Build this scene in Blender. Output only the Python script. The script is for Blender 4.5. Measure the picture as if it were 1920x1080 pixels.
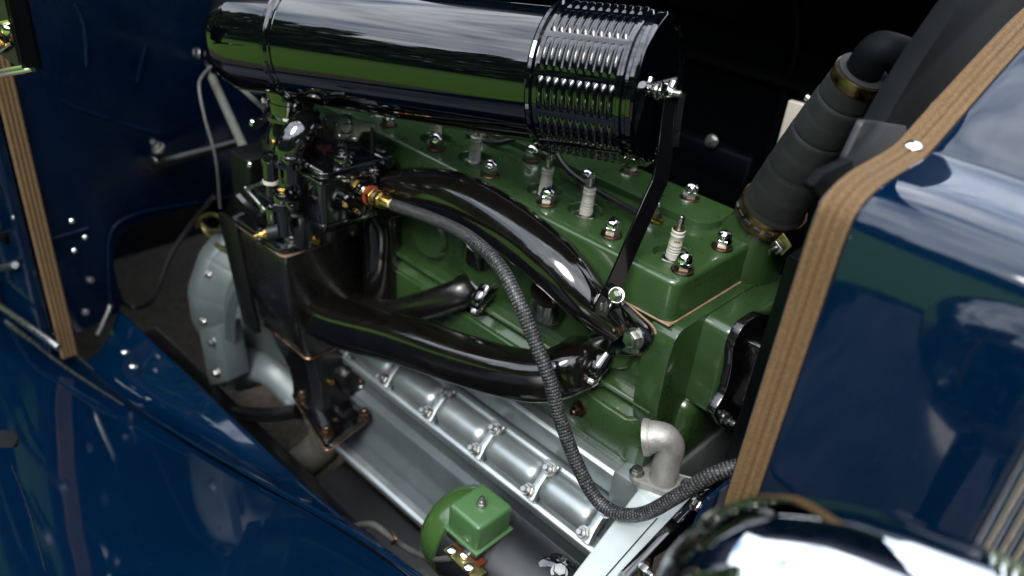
import bpy, bmesh, math, random
from mathutils import Vector, Matrix, Quaternion
from mathutils.bvhtree import BVHTree
random.seed(7)
V = Vector
R = math.radians
sc = bpy.context.scene
for o in list(bpy.data.objects): bpy.data.objects.remove(o)

# ------------------------------------------------------------------ camera
# world: X forward along the engine, Y across it (away from the viewer), Z up; origin near the head's front corner
FPX = 1547.0
def _n(v): return V(v).normalized()
_X = -_n((-1960, -1159, FPX)); _Z = -_n((-263, 2510, FPX))
_X = (_X - _Z * _X.dot(_Z)).normalized(); _Y = _Z.cross(_X)
def cam2w(c): return V((_X.dot(c), _Y.dot(c), _Z.dot(c)))
def ray(px, py): return cam2w(V(((px - 960) / FPX, (py - 540) / FPX, 1)))
CAM = -ray(1262, 507) * 1.1
def at(px, py, ax, v):
    d = ray(px, py); i = 'XYZ'.index(ax)
    return CAM + d * ((v - CAM[i]) / d[i])
cd = bpy.data.cameras.new('camera'); cam = bpy.data.objects.new('camera', cd)
sc.collection.objects.link(cam); sc.camera = cam
r_, u_, f_ = cam2w(V((1, 0, 0))), cam2w(V((0, -1, 0))), cam2w(V((0, 0, 1)))
cam.matrix_world = Matrix(((r_.x, u_.x, -f_.x, CAM.x), (r_.y, u_.y, -f_.y, CAM.y), (r_.z, u_.z, -f_.z, CAM.z), (0, 0, 0, 1)))
cd.sensor_width = 36; cd.lens = FPX / 1920 * 36; cd.clip_start = .02; cd.clip_end = 500
cd.dof.use_dof = True; cd.dof.focus_distance = 1.10; cd.dof.aperture_fstop = 2.3

# ------------------------------------------------------------------ world, sun, exposure
w = bpy.data.worlds.new('World'); sc.world = w; w.use_nodes = True
nt = w.node_tree; nt.nodes.clear(); N = nt.nodes.new; L = nt.links.new
SUN_EL, SUN_AZ = R(50), R(-150)
sky = N('ShaderNodeTexSky'); sky.sky_type = 'NISHITA'; sky.sun_disc = False
sky.sun_elevation = SUN_EL; sky.sun_rotation = R(120)
tc = N('ShaderNodeTexCoord'); mp = N('ShaderNodeMapping'); mp.inputs['Scale'].default_value = (1.0, 1.0, 3.2)
nz = N('ShaderNodeTexNoise'); nz.inputs['Scale'].default_value = 2.6; nz.inputs['Detail'].default_value = 8; nz.inputs['Roughness'].default_value = .62
cr = N('ShaderNodeValToRGB'); cr.color_ramp.elements[0].position = .30; cr.color_ramp.elements[1].position = .60
mx = N('ShaderNodeMix'); mx.data_type = 'RGBA'
mx.inputs['B'].default_value = (9.0, 9.5, 10.2, 1)
bg = N('ShaderNodeBackground'); bg.inputs['Strength'].default_value = .1
out = N('ShaderNodeOutputWorld')
L(tc.outputs['Generated'], mp.inputs[0]); L(mp.outputs[0], nz.inputs['Vector']); L(nz.outputs['Fac'], cr.inputs[0])
L(cr.outputs[0], mx.inputs['Factor']); L(sky.outputs[0], mx.inputs['A']); L(mx.outputs['Result'], bg.inputs[0]); L(bg.outputs[0], out.inputs[0])
sd = bpy.data.lights.new('sun', 'SUN'); sd.energy = 1.1; sd.angle = R(24); sd.color = (1, .96, .9)
so = bpy.data.objects.new('sun', sd); sc.collection.objects.link(so)
sun_dir = V((math.cos(SUN_EL) * .35, -math.cos(SUN_EL) * .94, math.sin(SUN_EL)))
so.rotation_mode = 'QUATERNION'; so.rotation_quaternion = V((0, 0, 1)).rotation_difference(sun_dir)
sc.view_settings.view_transform = 'Standard'; sc.view_settings.look = 'None'
sc.view_settings.gamma = 1; sc.view_settings.use_curve_mapping = False
sc.view_settings.exposure = 2.1
sc.render.resolution_x, sc.render.resolution_y = 1024, 576

# ------------------------------------------------------------------ materials
MATS = {}
def pm(name, col, rough=.4, metal=0., coat=0., ior=1.5, bump=0., bscale=60., vary=0., vscale=8., rvary=0., col2=None, spec=None, sheen=0.):
    m = bpy.data.materials.new(name); m.use_nodes = True; t = m.node_tree; b = t.nodes['Principled BSDF']
    b.inputs['Base Color'].default_value = (*col, 1); b.inputs['Roughness'].default_value = rough
    b.inputs['Metallic'].default_value = metal; b.inputs['IOR'].default_value = ior
    b.inputs['Coat Weight'].default_value = coat; b.inputs['Coat Roughness'].default_value = .03
    if spec is not None: b.inputs['Specular IOR Level'].default_value = spec
    if sheen: b.inputs['Sheen Weight'].default_value = sheen
    c = t.nodes.new('ShaderNodeTexCoord')
    if vary or col2 or rvary:
        n = t.nodes.new('ShaderNodeTexNoise'); n.inputs['Scale'].default_value = vscale; n.inputs['Detail'].default_value = 9; n.inputs['Roughness'].default_value = .65
        t.links.new(c.outputs['Object'], n.inputs['Vector'])
        if vary or col2:
            rp = t.nodes.new('ShaderNodeValToRGB'); e = rp.color_ramp.elements
            e[0].position, e[1].position = .35, .68
            c2 = col2 if col2 else tuple(x * (1 + vary) for x in col); c1 = col if col2 else tuple(x * (1 - vary) for x in col)
            e[0].color = (*c1, 1); e[1].color = (*c2, 1)
            t.links.new(n.outputs['Fac'], rp.inputs[0]); t.links.new(rp.outputs[0], b.inputs['Base Color'])
        if rvary:
            mr = t.nodes.new('ShaderNodeMapRange'); mr.inputs[1].default_value = .35; mr.inputs[2].default_value = .7
            mr.inputs[3].default_value = max(.02, rough - rvary * .4); mr.inputs[4].default_value = rough + rvary
            t.links.new(n.outputs['Fac'], mr.inputs[0]); t.links.new(mr.outputs[0], b.inputs['Roughness'])
    if bump:
        n2 = t.nodes.new('ShaderNodeTexNoise'); n2.inputs['Scale'].default_value = bscale; n2.inputs['Detail'].default_value = 4
        bp = t.nodes.new('ShaderNodeBump'); bp.inputs['Strength'].default_value = bump; bp.inputs['Distance'].default_value = .002
        t.links.new(c.outputs['Object'], n2.inputs['Vector']); t.links.new(n2.outputs['Fac'], bp.inputs['Height'])
        t.links.new(bp.outputs[0], b.inputs['Normal'])
    MATS[name] = m; return m
pm('green_paint', (.0205, .0470, .0135), .28, coat=.5, bump=.05, bscale=30, vary=.12, vscale=14, rvary=.1)
pm('green_cast', (.0170, .0395, .0112), .3, coat=.5, bump=.35, bscale=26, vary=.2, vscale=12, rvary=.12)
pm('green_box', (.038, .092, .031), .38, coat=.2, bump=.05, bscale=90, vary=.08)
pm('green_bell', (.026, .060, .014), .2, coat=.4, bump=.04, bscale=60, vary=.1)
pm('black_enamel', (.0016, .0016, .002), .05, ior=1.7, coat=.6, bump=.03, bscale=25, rvary=.03, vscale=40)
pm('black_cleaner', (.0006, .0009, .0016), .022, ior=1.70, coat=.0, bump=.012, bscale=14)
pm('black_manifold', (.0030, .0026, .0023), .11, coat=.25, ior=1.55, bump=.10, bscale=70, vary=.25, vscale=20, rvary=.12)
pm('black_box', (.0032, .0028, .0025), .26, coat=.12, bump=.12, bscale=60, vary=.3, vscale=16, rvary=.12)
pm('black_matte', (.0014, .0014, .0016), .42, spec=.25, vary=.3, vscale=20)
pm('black_cast', (.0025, .0025, .003), .22, coat=.5, bump=.35, bscale=70, rvary=.1)
pm('blue_paint', (.0002, .0058, .0190), .05, coat=0., ior=1.53, bump=.02, bscale=9, vary=.1, vscale=5, rvary=.05)
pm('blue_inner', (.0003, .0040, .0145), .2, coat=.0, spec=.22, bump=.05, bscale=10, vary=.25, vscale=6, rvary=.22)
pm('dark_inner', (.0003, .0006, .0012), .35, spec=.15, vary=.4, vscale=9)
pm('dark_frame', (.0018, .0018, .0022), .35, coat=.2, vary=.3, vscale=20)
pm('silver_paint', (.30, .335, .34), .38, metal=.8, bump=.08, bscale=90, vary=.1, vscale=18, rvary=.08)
pm('arm_silver_lit', (.44, .49, .50), .3, metal=.3, bump=.05, bscale=60, vary=.06, vscale=18, rvary=.08)  # same silver paint, lightened to carry the strong sky light on the arm
pm('silver_pan_shaded', (.052, .064, .067), .4, metal=.3, bump=.1, bscale=70, vary=.16, vscale=10, rvary=.1)  # silver paint darkened to carry the weaker light on the pan sides
pm('bell_silver_shaded', (.062, .078, .078), .42, metal=.3, bump=.12, bscale=60, vary=.15, vscale=12, rvary=.1)  # silver paint darkened so the housing looks shaded inside the bay
pm('alloy_cast', (.24, .235, .215), .45, metal=.5, bump=.35, bscale=130, vary=.25, vscale=40, rvary=.15)
pm('steel', (.30, .30, .29), .28, metal=1., vary=.18, vscale=120, rvary=.12)
pm('chrome', (.62, .62, .61), .05, metal=1., rvary=.03, vscale=60)
pm('headlamp_chrome', (.70, .72, .74), .02, metal=1.)
pm('brass', (.55, .36, .10), .22, metal=1., vary=.2, vscale=90, rvary=.15)
pm('copper', (.24, .145, .092), .35, metal=1., vary=.3, vscale=60, rvary=.15)
pm('washer_bronze', (.10, .070, .048), .35, metal=1., vary=.25, vscale=150, rvary=.2)
pm('red_fibre', (.22, .028, .012), .5)
pm('ceramic', (.40, .39, .345), .18, coat=.5, vary=.06, vscale=60)
pm('ink_red', (.18, .04, .03), .5)
pm('rubber_wire', (.006, .006, .007), .38, bump=.1, bscale=200)
pm('grey_wire', (.06, .058, .055), .55, bump=.2, bscale=300, vary=.2, vscale=60)
pm('gen_grey', (.006, .0068, .0080), .42, bump=.06, bscale=140, vary=.15, vscale=20)
pm('grey_zinc', (.15, .155, .135), .5, metal=.6, bump=.25, bscale=200, vary=.25, vscale=80)
pm('tank_grey', (.0020, .0027, .0034), .62, spec=.06, bump=.12, bscale=50, vary=.35, vscale=14)
pm('dull_brass', (.16, .115, .055), .32, metal=1., vary=.35, vscale=50, rvary=.2)
pm('shelf_grey', (.011, .0145, .018), .4, spec=.4, bump=.1, bscale=40, vary=.3, vscale=20)
pm('zinc_yellow', (.22, .20, .08), .35, metal=.9, vary=.3, vscale=60)
pm('pipe_grey', (.045, .044, .036), .6, metal=.3, vary=.4, vscale=25, bump=.2)
pm('pale_plate', (.42, .38, .33), .3, metal=.3)
pm('gasket', (.20, .13, .085), .6, vary=.3, vscale=50)
pm('bakelite', (.07, .016, .008), .35)
pm('leaf', (.035, .065, .014), .6, col2=(.07, .13, .025), vscale=.6)
pm('bark', (.05, .04, .03), .9)

def rubber_hose_mat():
    m = pm('radiator_rubber', (.0038, .0048, .0056), .6, vary=.35, vscale=22, rvary=.15)
    t = m.node_tree; b = t.nodes['Principled BSDF']; c = t.nodes.new('ShaderNodeTexCoord')
    mp = t.nodes.new('ShaderNodeMapping'); mp.inputs['Scale'].default_value = (90, 260, 1)
    w1 = t.nodes.new('ShaderNodeTexWave'); w1.inputs['Scale'].default_value = 1; w1.bands_direction = 'X'
    w2 = t.nodes.new('ShaderNodeTexWave'); w2.inputs['Scale'].default_value = 1; w2.bands_direction = 'Y'
    ad = t.nodes.new('ShaderNodeMath'); bp = t.nodes.new('ShaderNodeBump'); bp.inputs['Strength'].default_value = .25; bp.inputs['Distance'].default_value = .0006
    t.links.new(c.outputs['UV'], mp.inputs[0])
    for w_ in (w1, w2): t.links.new(mp.outputs[0], w_.inputs['Vector'])
    t.links.new(w1.outputs['Fac'], ad.inputs[0]); t.links.new(w2.outputs['Fac'], ad.inputs[1])
    t.links.new(ad.outputs[0], bp.inputs['Height']); t.links.new(bp.outputs[0], b.inputs['Normal'])
rubber_hose_mat()
def braid_mat():
    m = bpy.data.materials.new('braid'); m.use_nodes = True; t = m.node_tree; b = t.nodes['Principled BSDF']; MATS['braid'] = m
    c = t.nodes.new('ShaderNodeTexCoord'); mp = t.nodes.new('ShaderNodeMapping'); mp.inputs['Scale'].default_value = (1, 1, 1)
    br = t.nodes.new('ShaderNodeTexBrick'); br.inputs['Scale'].default_value = 1
    br.inputs['Color1'].default_value = (.010, .010, .011, 1); br.inputs['Color2'].default_value = (.075, .075, .08, 1); br.inputs['Mortar'].default_value = (.002, .002, .002, 1)
    br.inputs['Mortar Size'].default_value = .16; br.inputs['Mortar Smooth'].default_value = .7; br.inputs['Brick Width'].default_value = 1.1; br.inputs['Row Height'].default_value = .55
    bp = t.nodes.new('ShaderNodeBump'); bp.inputs['Strength'].default_value = .9; bp.inputs['Distance'].default_value = .0012; bp.invert = True
    t.links.new(c.outputs['UV'], mp.inputs[0]); t.links.new(mp.outputs[0], br.inputs['Vector'])
    t.links.new(br.outputs['Color'], b.inputs['Base Color']); t.links.new(br.outputs['Fac'], bp.inputs['Height']); t.links.new(bp.outputs[0], b.inputs['Normal'])
    b.inputs['Roughness'].default_value = .45
    mp.inputs['Scale'].default_value = (17.6, 118, 1)
braid_mat()
def webbing_mat():
    m = pm('webbing', (.115, .075, .038), .85, spec=.2); t = m.node_tree; b = t.nodes['Principled BSDF']
    c = t.nodes.new('ShaderNodeTexCoord'); mp = t.nodes.new('ShaderNodeMapping'); mp.inputs['Scale'].default_value = (64, 900, 1)
    br = t.nodes.new('ShaderNodeTexBrick'); br.inputs['Scale'].default_value = 1; br.inputs['Mortar Size'].default_value = .08; br.inputs['Mortar Smooth'].default_value = 1
    br.inputs['Brick Width'].default_value = 2.2; br.inputs['Row Height'].default_value = 1
    br.inputs['Color1'].default_value = (.142, .093, .047, 1); br.inputs['Color2'].default_value = (.090, .055, .026, 1); br.inputs['Mortar'].default_value = (.045, .025, .011, 1)
    n = t.nodes.new('ShaderNodeTexNoise'); n.inputs['Scale'].default_value = 18; n.inputs['Detail'].default_value = 6
    mp2 = t.nodes.new('ShaderNodeMapping'); mp2.inputs['Scale'].default_value = (5, .25, 1)
    mixc = t.nodes.new('ShaderNodeMix'); mixc.data_type = 'RGBA'; mixc.blend_type = 'MULTIPLY'; mixc.inputs['Factor'].default_value = .75
    rp = t.nodes.new('ShaderNodeValToRGB'); rp.color_ramp.elements[0].position = .3; rp.color_ramp.elements[1].position = .7; rp.color_ramp.elements[0].color = (.68, .64, .6, 1); rp.color_ramp.elements[1].color = (1.25, 1.2, 1.15, 1)
    bp = t.nodes.new('ShaderNodeBump'); bp.inputs['Strength'].default_value = .5; bp.inputs['Distance'].default_value = .0006; bp.invert = True
    t.links.new(c.outputs['UV'], mp.inputs[0]); t.links.new(mp.outputs[0], br.inputs['Vector']); t.links.new(c.outputs['UV'], mp2.inputs[0]); t.links.new(mp2.outputs[0], n.inputs['Vector'])
    t.links.new(n.outputs['Fac'], rp.inputs[0]); t.links.new(br.outputs['Color'], mixc.inputs['A']); t.links.new(rp.outputs[0], mixc.inputs['B'])
    t.links.new(mixc.outputs['Result'], b.inputs['Base Color']); t.links.new(br.outputs['Fac'], bp.inputs['Height']); t.links.new(bp.outputs[0], b.inputs['Normal'])
webbing_mat()
def dust(name, scale, thr, col):
    t = MATS[name].node_tree; b = t.nodes['Principled BSDF']; c = t.nodes.new('ShaderNodeTexCoord')
    v = t.nodes.new('ShaderNodeTexVoronoi'); v.inputs['Scale'].default_value = scale; t.links.new(c.outputs['Object'], v.inputs['Vector'])
    n = t.nodes.new('ShaderNodeTexNoise'); n.inputs['Scale'].default_value = 7; n.inputs['Detail'].default_value = 5; t.links.new(c.outputs['Object'], n.inputs['Vector'])
    ml = t.nodes.new('ShaderNodeMath'); ml.operation = 'MULTIPLY'; t.links.new(n.outputs['Fac'], ml.inputs[0]); ml.inputs[1].default_value = thr
    lt = t.nodes.new('ShaderNodeMath'); lt.operation = 'LESS_THAN'; t.links.new(v.outputs['Distance'], lt.inputs[0]); t.links.new(ml.outputs[0], lt.inputs[1])
    sep = t.nodes.new('ShaderNodeSeparateColor'); t.links.new(v.outputs['Color'], sep.inputs[0])
    g = t.nodes.new('ShaderNodeMath'); g.operation = 'GREATER_THAN'; g.inputs[1].default_value = .72; t.links.new(sep.outputs[0], g.inputs[0])
    m2 = t.nodes.new('ShaderNodeMath'); m2.operation = 'MULTIPLY'; t.links.new(lt.outputs[0], m2.inputs[0]); t.links.new(g.outputs[0], m2.inputs[1])
    src = b.inputs['Base Color'].links[0].from_socket; mx = t.nodes.new('ShaderNodeMix'); mx.data_type = 'RGBA'
    t.links.new(m2.outputs[0], mx.inputs['Factor']); t.links.new(src, mx.inputs['A']); mx.inputs['B'].default_value = (*col, 1); t.links.new(mx.outputs['Result'], b.inputs['Base Color'])
dust('blue_paint', 420, .25, (.035, .045, .05)); dust('blue_inner', 300, .22, (.02, .028, .035))
dust('black_manifold', 260, .25, (.02, .018, .015)); dust('silver_pan_shaded', 160, .3, (.02, .018, .014)); dust('green_cast', 150, .3, (.010, .018, .008))
def ground_mat():
    m = bpy.data.materials.new('ground'); m.use_nodes = True; t = m.node_tree; b = t.nodes['Principled BSDF']; MATS['ground'] = m
    c = t.nodes.new('ShaderNodeTexCoord'); sp = t.nodes.new('ShaderNodeSeparateXYZ'); t.links.new(c.outputs['Object'], sp.inputs[0])
    n = t.nodes.new('ShaderNodeTexNoise'); n.inputs['Scale'].default_value = .9; n.inputs['Detail'].default_value = 8; t.links.new(c.outputs['Object'], n.inputs['Vector'])
    a = t.nodes.new('ShaderNodeMath'); a.operation = 'MULTIPLY_ADD'; a.inputs[1].default_value = .5; t.links.new(n.outputs['Fac'], a.inputs[0]); t.links.new(sp.outputs['Y'], a.inputs[2])
    mr = t.nodes.new('ShaderNodeMapRange'); mr.inputs[1].default_value = -1.55; mr.inputs[2].default_value = -1.65; mr.inputs[3].default_value = 0; mr.inputs[4].default_value = 1; t.links.new(a.outputs[0], mr.inputs[0])
    g = t.nodes.new('ShaderNodeTexNoise'); g.inputs['Scale'].default_value = 9; g.inputs['Detail'].default_value = 12; t.links.new(c.outputs['Object'], g.inputs['Vector'])
    gr = t.nodes.new('ShaderNodeValToRGB'); gr.color_ramp.elements[0].color = (.050, .135, .004, 1); gr.color_ramp.elements[1].color = (.085, .20, .008, 1); t.links.new(g.outputs['Fac'], gr.inputs[0])
    vo = t.nodes.new('ShaderNodeTexVoronoi'); vo.inputs['Scale'].default_value = 110; t.links.new(c.outputs['Object'], vo.inputs['Vector'])
    pr = t.nodes.new('ShaderNodeValToRGB'); pr.color_ramp.elements[0].color = (.020, .017, .013, 1); pr.color_ramp.elements[1].color = (.085, .070, .050, 1); t.links.new(vo.outputs['Color'], pr.inputs[0])
    mx = t.nodes.new('ShaderNodeMix'); mx.data_type = 'RGBA'; t.links.new(mr.outputs[0], mx.inputs['Factor']); t.links.new(pr.outputs[0], mx.inputs['A']); t.links.new(gr.outputs[0], mx.inputs['B'])
    t.links.new(mx.outputs['Result'], b.inputs['Base Color']); b.inputs['Roughness'].default_value = .95
ground_mat()

# ------------------------------------------------------------------ object helpers
W = {}
def link(o, mw, parent):
    sc.collection.objects.link(o); W[o] = mw.copy()
    if parent is not None:
        o.parent = parent; o.matrix_parent_inverse = W[parent].inverted()
    o.matrix_basis = mw
    return o
def tag(o, label=None, cat=None, group=None, kind=None):
    for k, v in (('label', label), ('category', cat), ('group', group), ('kind', kind)):
        if v: o[k] = v
    return o
def thing(name, loc, label, cat, group=None):
    o = bpy.data.objects.new(name, None); o.empty_display_size = .02
    link(o, Matrix.Translation(V(loc)), None); return tag(o, label, cat, group)
def mesh(name, bm, mat, ang=35):
    bmesh.ops.recalc_face_normals(bm, faces=bm.faces)
    me = bpy.data.meshes.new(name); bm.to_mesh(me); bm.free(); me.materials.append(MATS[mat])
    me.shade_smooth(); me.set_sharp_from_angle(angle=R(ang)); return me
def put(name, bm, mat, parent=None, mw=None, ang=35):
    me = bm if isinstance(bm, bpy.types.Mesh) else mesh(name, bm, mat, ang)
    return link(bpy.data.objects.new(name, me), mw or Matrix(), parent)
def aim(p, d, roll=0.):
    q = V((0, 0, 1)).rotation_difference(V(d).normalized())
    return Matrix.Translation(V(p)) @ q.to_matrix().to_4x4() @ Matrix.Rotation(roll, 4, 'Z')
# shapes
def bev(bm, w_, seg=3):
    if w_ > 0: bmesh.ops.bevel(bm, geom=list(bm.edges), offset=w_, segments=seg, profile=.5, affect='EDGES', clamp_overlap=True)
    return bm
def box(lo, hi, b=.002, seg=2):
    bm = bmesh.new(); bmesh.ops.create_cube(bm, size=1); lo, hi = V(lo), V(hi)
    for v in bm.verts: v.co = V([lo[i] + (v.co[i] + .5) * (hi[i] - lo[i]) for i in range(3)])
    return bev(bm, b, seg)
def prism(poly, ax, a, b, w_=.002, seg=2):
    bm = bmesh.new()
    def mk(p, h): return {'X': (h, p[0], p[1]), 'Y': (p[0], h, p[1]), 'Z': (p[0], p[1], h)}[ax]
    lo = [bm.verts.new(mk(p, a)) for p in poly]; hi = [bm.verts.new(mk(p, b)) for p in poly]
    n = len(poly); bm.faces.new(lo); bm.faces.new(hi)
    for i in range(n): bm.faces.new((lo[i], lo[(i + 1) % n], hi[(i + 1) % n], hi[i]))
    bmesh.ops.recalc_face_normals(bm, faces=bm.faces)
    return bev(bm, w_, seg)
def rpoly(pts, r, seg=5):
    """round the corners of a 2-D polygon"""
    o = []; n = len(pts)
    for i in range(n):
        p, a, b = V(pts[i]), V(pts[i - 1]), V(pts[(i + 1) % n])
        ri = r[i] if isinstance(r, (list, tuple)) else r
        da, db = (a - p), (b - p); k = min(ri, da.length * .48, db.length * .48)
        s, e = p + da.normalized() * k, p + db.normalized() * k
        for j in range(seg + 1):
            t = j / seg; o.append(tuple(s * (1 - t) ** 2 + p * 2 * t * (1 - t) + e * t * t))
    return o
def lathe(prof, o=(0, 0, 0), d=(0, 0, 1), seg=32, caps=True):
    """prof: (height, radius)"""
    bm = bmesh.new(); m = aim(o, d); rings = []
    for h, r in prof:
        if r < 1e-6: rings.append([bm.verts.new(m @ V((0, 0, h)))])
        else: rings.append([bm.verts.new(m @ V((r * math.cos(2 * math.pi * i / seg), r * math.sin(2 * math.pi * i / seg), h))) for i in range(seg)])
    for a, b in zip(rings, rings[1:]):
        for i in range(seg):
            j = (i + 1) % seg
            if len(a) == 1 and len(b) == 1: continue
            if len(a) == 1: bm.faces.new((a[0], b[j], b[i]))
            elif len(b) == 1: bm.faces.new((a[i], a[j], b[0]))
            else: bm.faces.new((a[i], a[j], b[j], b[i]))
    if caps:
        for rg in (rings[0], rings[-1]):
            if len(rg) > 2: bm.faces.new(rg)
    return bm
def smoothpath(pts, n):
    pts = [V(p) for p in pts]; P = [pts[0] * 2 - pts[1]] + pts + [pts[-1] * 2 - pts[-2]]; o = []
    for i in range(1, len(P) - 2):
        for k in range(n):
            t = k / n; a, b, c, d = P[i - 1], P[i], P[i + 1], P[i + 2]
            o.append(.5 * ((2 * b) + (c - a) * t + (2 * a - 5 * b + 4 * c - d) * t * t + (3 * b - a - 3 * c + d) * t ** 3))
    o.append(pts[-1]); return o
def tube(pts, rad, seg=16, sub=6, caps=True, sq=2., up=None, asp=1.):
    """swept tube, radii per control point or one number; sq>2 squares the section"""
    path = smoothpath(pts, sub) if sub > 1 else [V(p) for p in pts]; n = len(path)
    if isinstance(rad, (int, float)): rr = [rad] * n
    else:
        m = len(rad); rr = []
        for i in range(n):
            f = i / (n - 1) * (m - 1); k = min(int(f), m - 2); rr.append(rad[k] + (rad[k + 1] - rad[k]) * (f - k))
    bm = bmesh.new(); uvl = bm.loops.layers.uv.new('UVMap'); rings = []; ln = [0.]
    for i in range(1, n): ln.append(ln[-1] + (path[i] - path[i - 1]).length)
    t0 = (path[1] - path[0]).normalized(); nrm = V(up) if up else t0.orthogonal()
    for i in range(n):
        t = (path[min(i + 1, n - 1)] - path[max(i - 1, 0)]).normalized()
        nrm = (nrm - t * nrm.dot(t)).normalized(); bi = t.cross(nrm); rg = []
        for k in range(seg):
            a = 2 * math.pi * k / seg; c, s = math.cos(a), math.sin(a)
            c = math.copysign(abs(c) ** (2 / sq), c); s = math.copysign(abs(s) ** (2 / sq), s)
            rg.append(bm.verts.new(path[i] + nrm * (c * rr[i]) + bi * (s * rr[i] * asp)))
        rings.append(rg)
    for i in range(n - 1):
        for k in range(seg):
            j = (k + 1) % seg; f = bm.faces.new((rings[i][k], rings[i][j], rings[i + 1][j], rings[i + 1][k]))
            for lp, uv in zip(f.loops, ((k / seg, ln[i]), ((k + 1) / seg, ln[i]), ((k + 1) / seg, ln[i + 1]), (k / seg, ln[i + 1]))): lp[uvl].uv = uv
    if caps: bm.faces.new(rings[0]); bm.faces.new(rings[-1])
    return bm
def ribbon(pts, wvec, w_, t, sub=6, b=.0006):
    """flat bar swept along pts; wvec = across direction"""
    path = smoothpath(pts, sub) if sub > 1 else [V(p) for p in pts]; bm = bmesh.new(); rings = []; n = len(path)
    for i in range(n):
        tg = (path[min(i + 1, n - 1)] - path[max(i - 1, 0)]).normalized(); a = V(wvec); a = (a - tg * a.dot(tg)).normalized(); c = tg.cross(a)
        rings.append([bm.verts.new(path[i] + a * x * w_ / 2 + c * y * t / 2) for x, y in ((-1, -1), (1, -1), (1, 1), (-1, 1))])
    for i in range(n - 1):
        for k in range(4): bm.faces.new((rings[i][k], rings[i][(k + 1) % 4], rings[i + 1][(k + 1) % 4], rings[i + 1][k]))
    bm.faces.new(rings[0]); bm.faces.new(rings[-1]); return bm
def grid(rows):
    bm = bmesh.new(); vs = [[bm.verts.new(p) for p in r] for r in rows]
    for a, b in zip(vs, vs[1:]):
        for i in range(len(a) - 1): bm.faces.new((a[i], a[i + 1], b[i + 1], b[i]))
    return bm
def thick(bm, t):
    bmesh.ops.recalc_face_normals(bm, faces=bm.faces)
    bmesh.ops.solidify(bm, geom=list(bm.faces), thickness=t); return bm
def join(*bms):
    o = bmesh.new()
    for b in bms:
        me = bpy.data.meshes.new('tmp'); b.to_mesh(me); b.free(); o.from_mesh(me); bpy.data.meshes.remove(me)
    return o
def hexm(r, h0, h1, ch=.15, seg=6, dome=False, hole=0):
    prof = [(h0, r * .93), (h0 + (h1 - h0) * ch, r), (h1 - (h1 - h0) * ch, r), (h1, r * .9)]
    return lathe(prof, seg=seg)
# shared fastener meshes, all standing on z = 0
ME = {}
ME['washer'] = mesh('washer', lathe([(0, .0135), (.0015, .0142), (.003, .0135), (.0032, .008)], seg=24), 'washer_bronze')
ME['cap_nut'] = mesh('cap_nut', join(hexm(.0105, .003, .014, .1), lathe([(.0135, .0098), (.017, .0096), (.0205, .0083), (.0232, .0058), (.0246, .0028), (.025, 0)], seg=20)), 'chrome')
ME['bolt'] = mesh('bolt', join(lathe([(0, .0088), (.0012, .0092), (.0022, .0088), (.0023, .006)], seg=20), hexm(.007, .0022, .0085), lathe([(.0084, .0045), (.0088, .0044), (.009, 0)], seg=14)), 'steel', 25)
ME['stud_nut'] = mesh('stud_nut', join(lathe([(0, .0088), (.002, .0090), (.003, .0088)], seg=20), hexm(.0075, .003, .010), lathe([(.010, .0042), (.0165, .0042), (.0178, .0034)], seg=14)), 'steel', 25)
ME['copper_nut'] = mesh('copper_nut', join(lathe([(0, .0105), (.002, .0108), (.003, .0105)], seg=20), hexm(.0085, .003, .011), lathe([(.011, .0045), (.016, .0045), (.017, .0036)], seg=14)), 'washer_bronze', 25)
_s = lathe([(0, .0052), (.002, .0054), (.0035, .0048), (.0042, .003), (.0044, 0)], seg=18)
ME['screw'] = mesh('screw', _s, 'chrome')
ME['brass_screw'] = mesh('brass_screw', join(lathe([(0, .0058), (.003, .006), (.0042, .0055)], seg=18), box((-.0055, .0006, .0040), (.0055, .0042, .0052), .0002, 1), box((-.0055, -.0042, .0040), (.0055, -.0006, .0052), .0002, 1)), 'brass')
ME['rivet'] = mesh('rivet', lathe([(0, .007), (.002, .0068), (.004, .005), (.005, .0022), (.0052, 0)], seg=18), 'chrome')
ME['dull_rivet'] = mesh('dull_rivet', lathe([(0, .007), (.002, .0068), (.004, .005), (.0052, 0)], seg=16), 'dark_frame')
def fast(kind, p, d, parent, name=None, s=1., roll=None):
    m = aim(p, d, random.random() if roll is None else roll) @ Matrix.Scale(s, 4)
    return put(name or kind, ME[kind], None, parent, m)

# ================================================================== setting
g = put('ground', grid([[(x, y, -.95) for x in (-140, -40, -8, 0, 8, 40, 140)] for y in (-140, -40, -8, 0, 8, 40, 140)]), 'ground'); tag(g, kind='structure')
# wood edge that the paint and chrome mirror
bm = bmesh.new()
rt = random.Random(3)
for i in range(150):
    a = R(-178 + i * 1.16 * 1.2); rad = 25 + rt.uniform(-2, 4); cx, cy = math.cos(a) * rad, math.sin(a) * rad
    hgt = rt.uniform(10.5, 14.5)
    for k in range(190):
        th = rt.uniform(0, 6.28); rr = 1.7 * math.sqrt(rt.random()); z = rt.uniform(-.9, hgt); rr *= (1 - max(0, z / hgt) ** 3 * .7)
        c = V((cx + rr * math.cos(th), cy + rr * math.sin(th), z)); s = rt.uniform(.3, .8)
        q = Quaternion(V((rt.gauss(0, 1), rt.gauss(0, 1), rt.gauss(0, 1))).normalized(), rt.uniform(0, 6))
        bm.faces.new([bm.verts.new(c + q @ V(p) * s) for p in ((-1, -.5, 0), (.3, -.8, .1), (1, .2, 0), (-.2, .8, -.1))])
tag(put('woodland', bm, 'leaf', ang=180), 'dark leafy wood edge standing beyond the mown grass', 'trees', kind='stuff')

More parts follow.
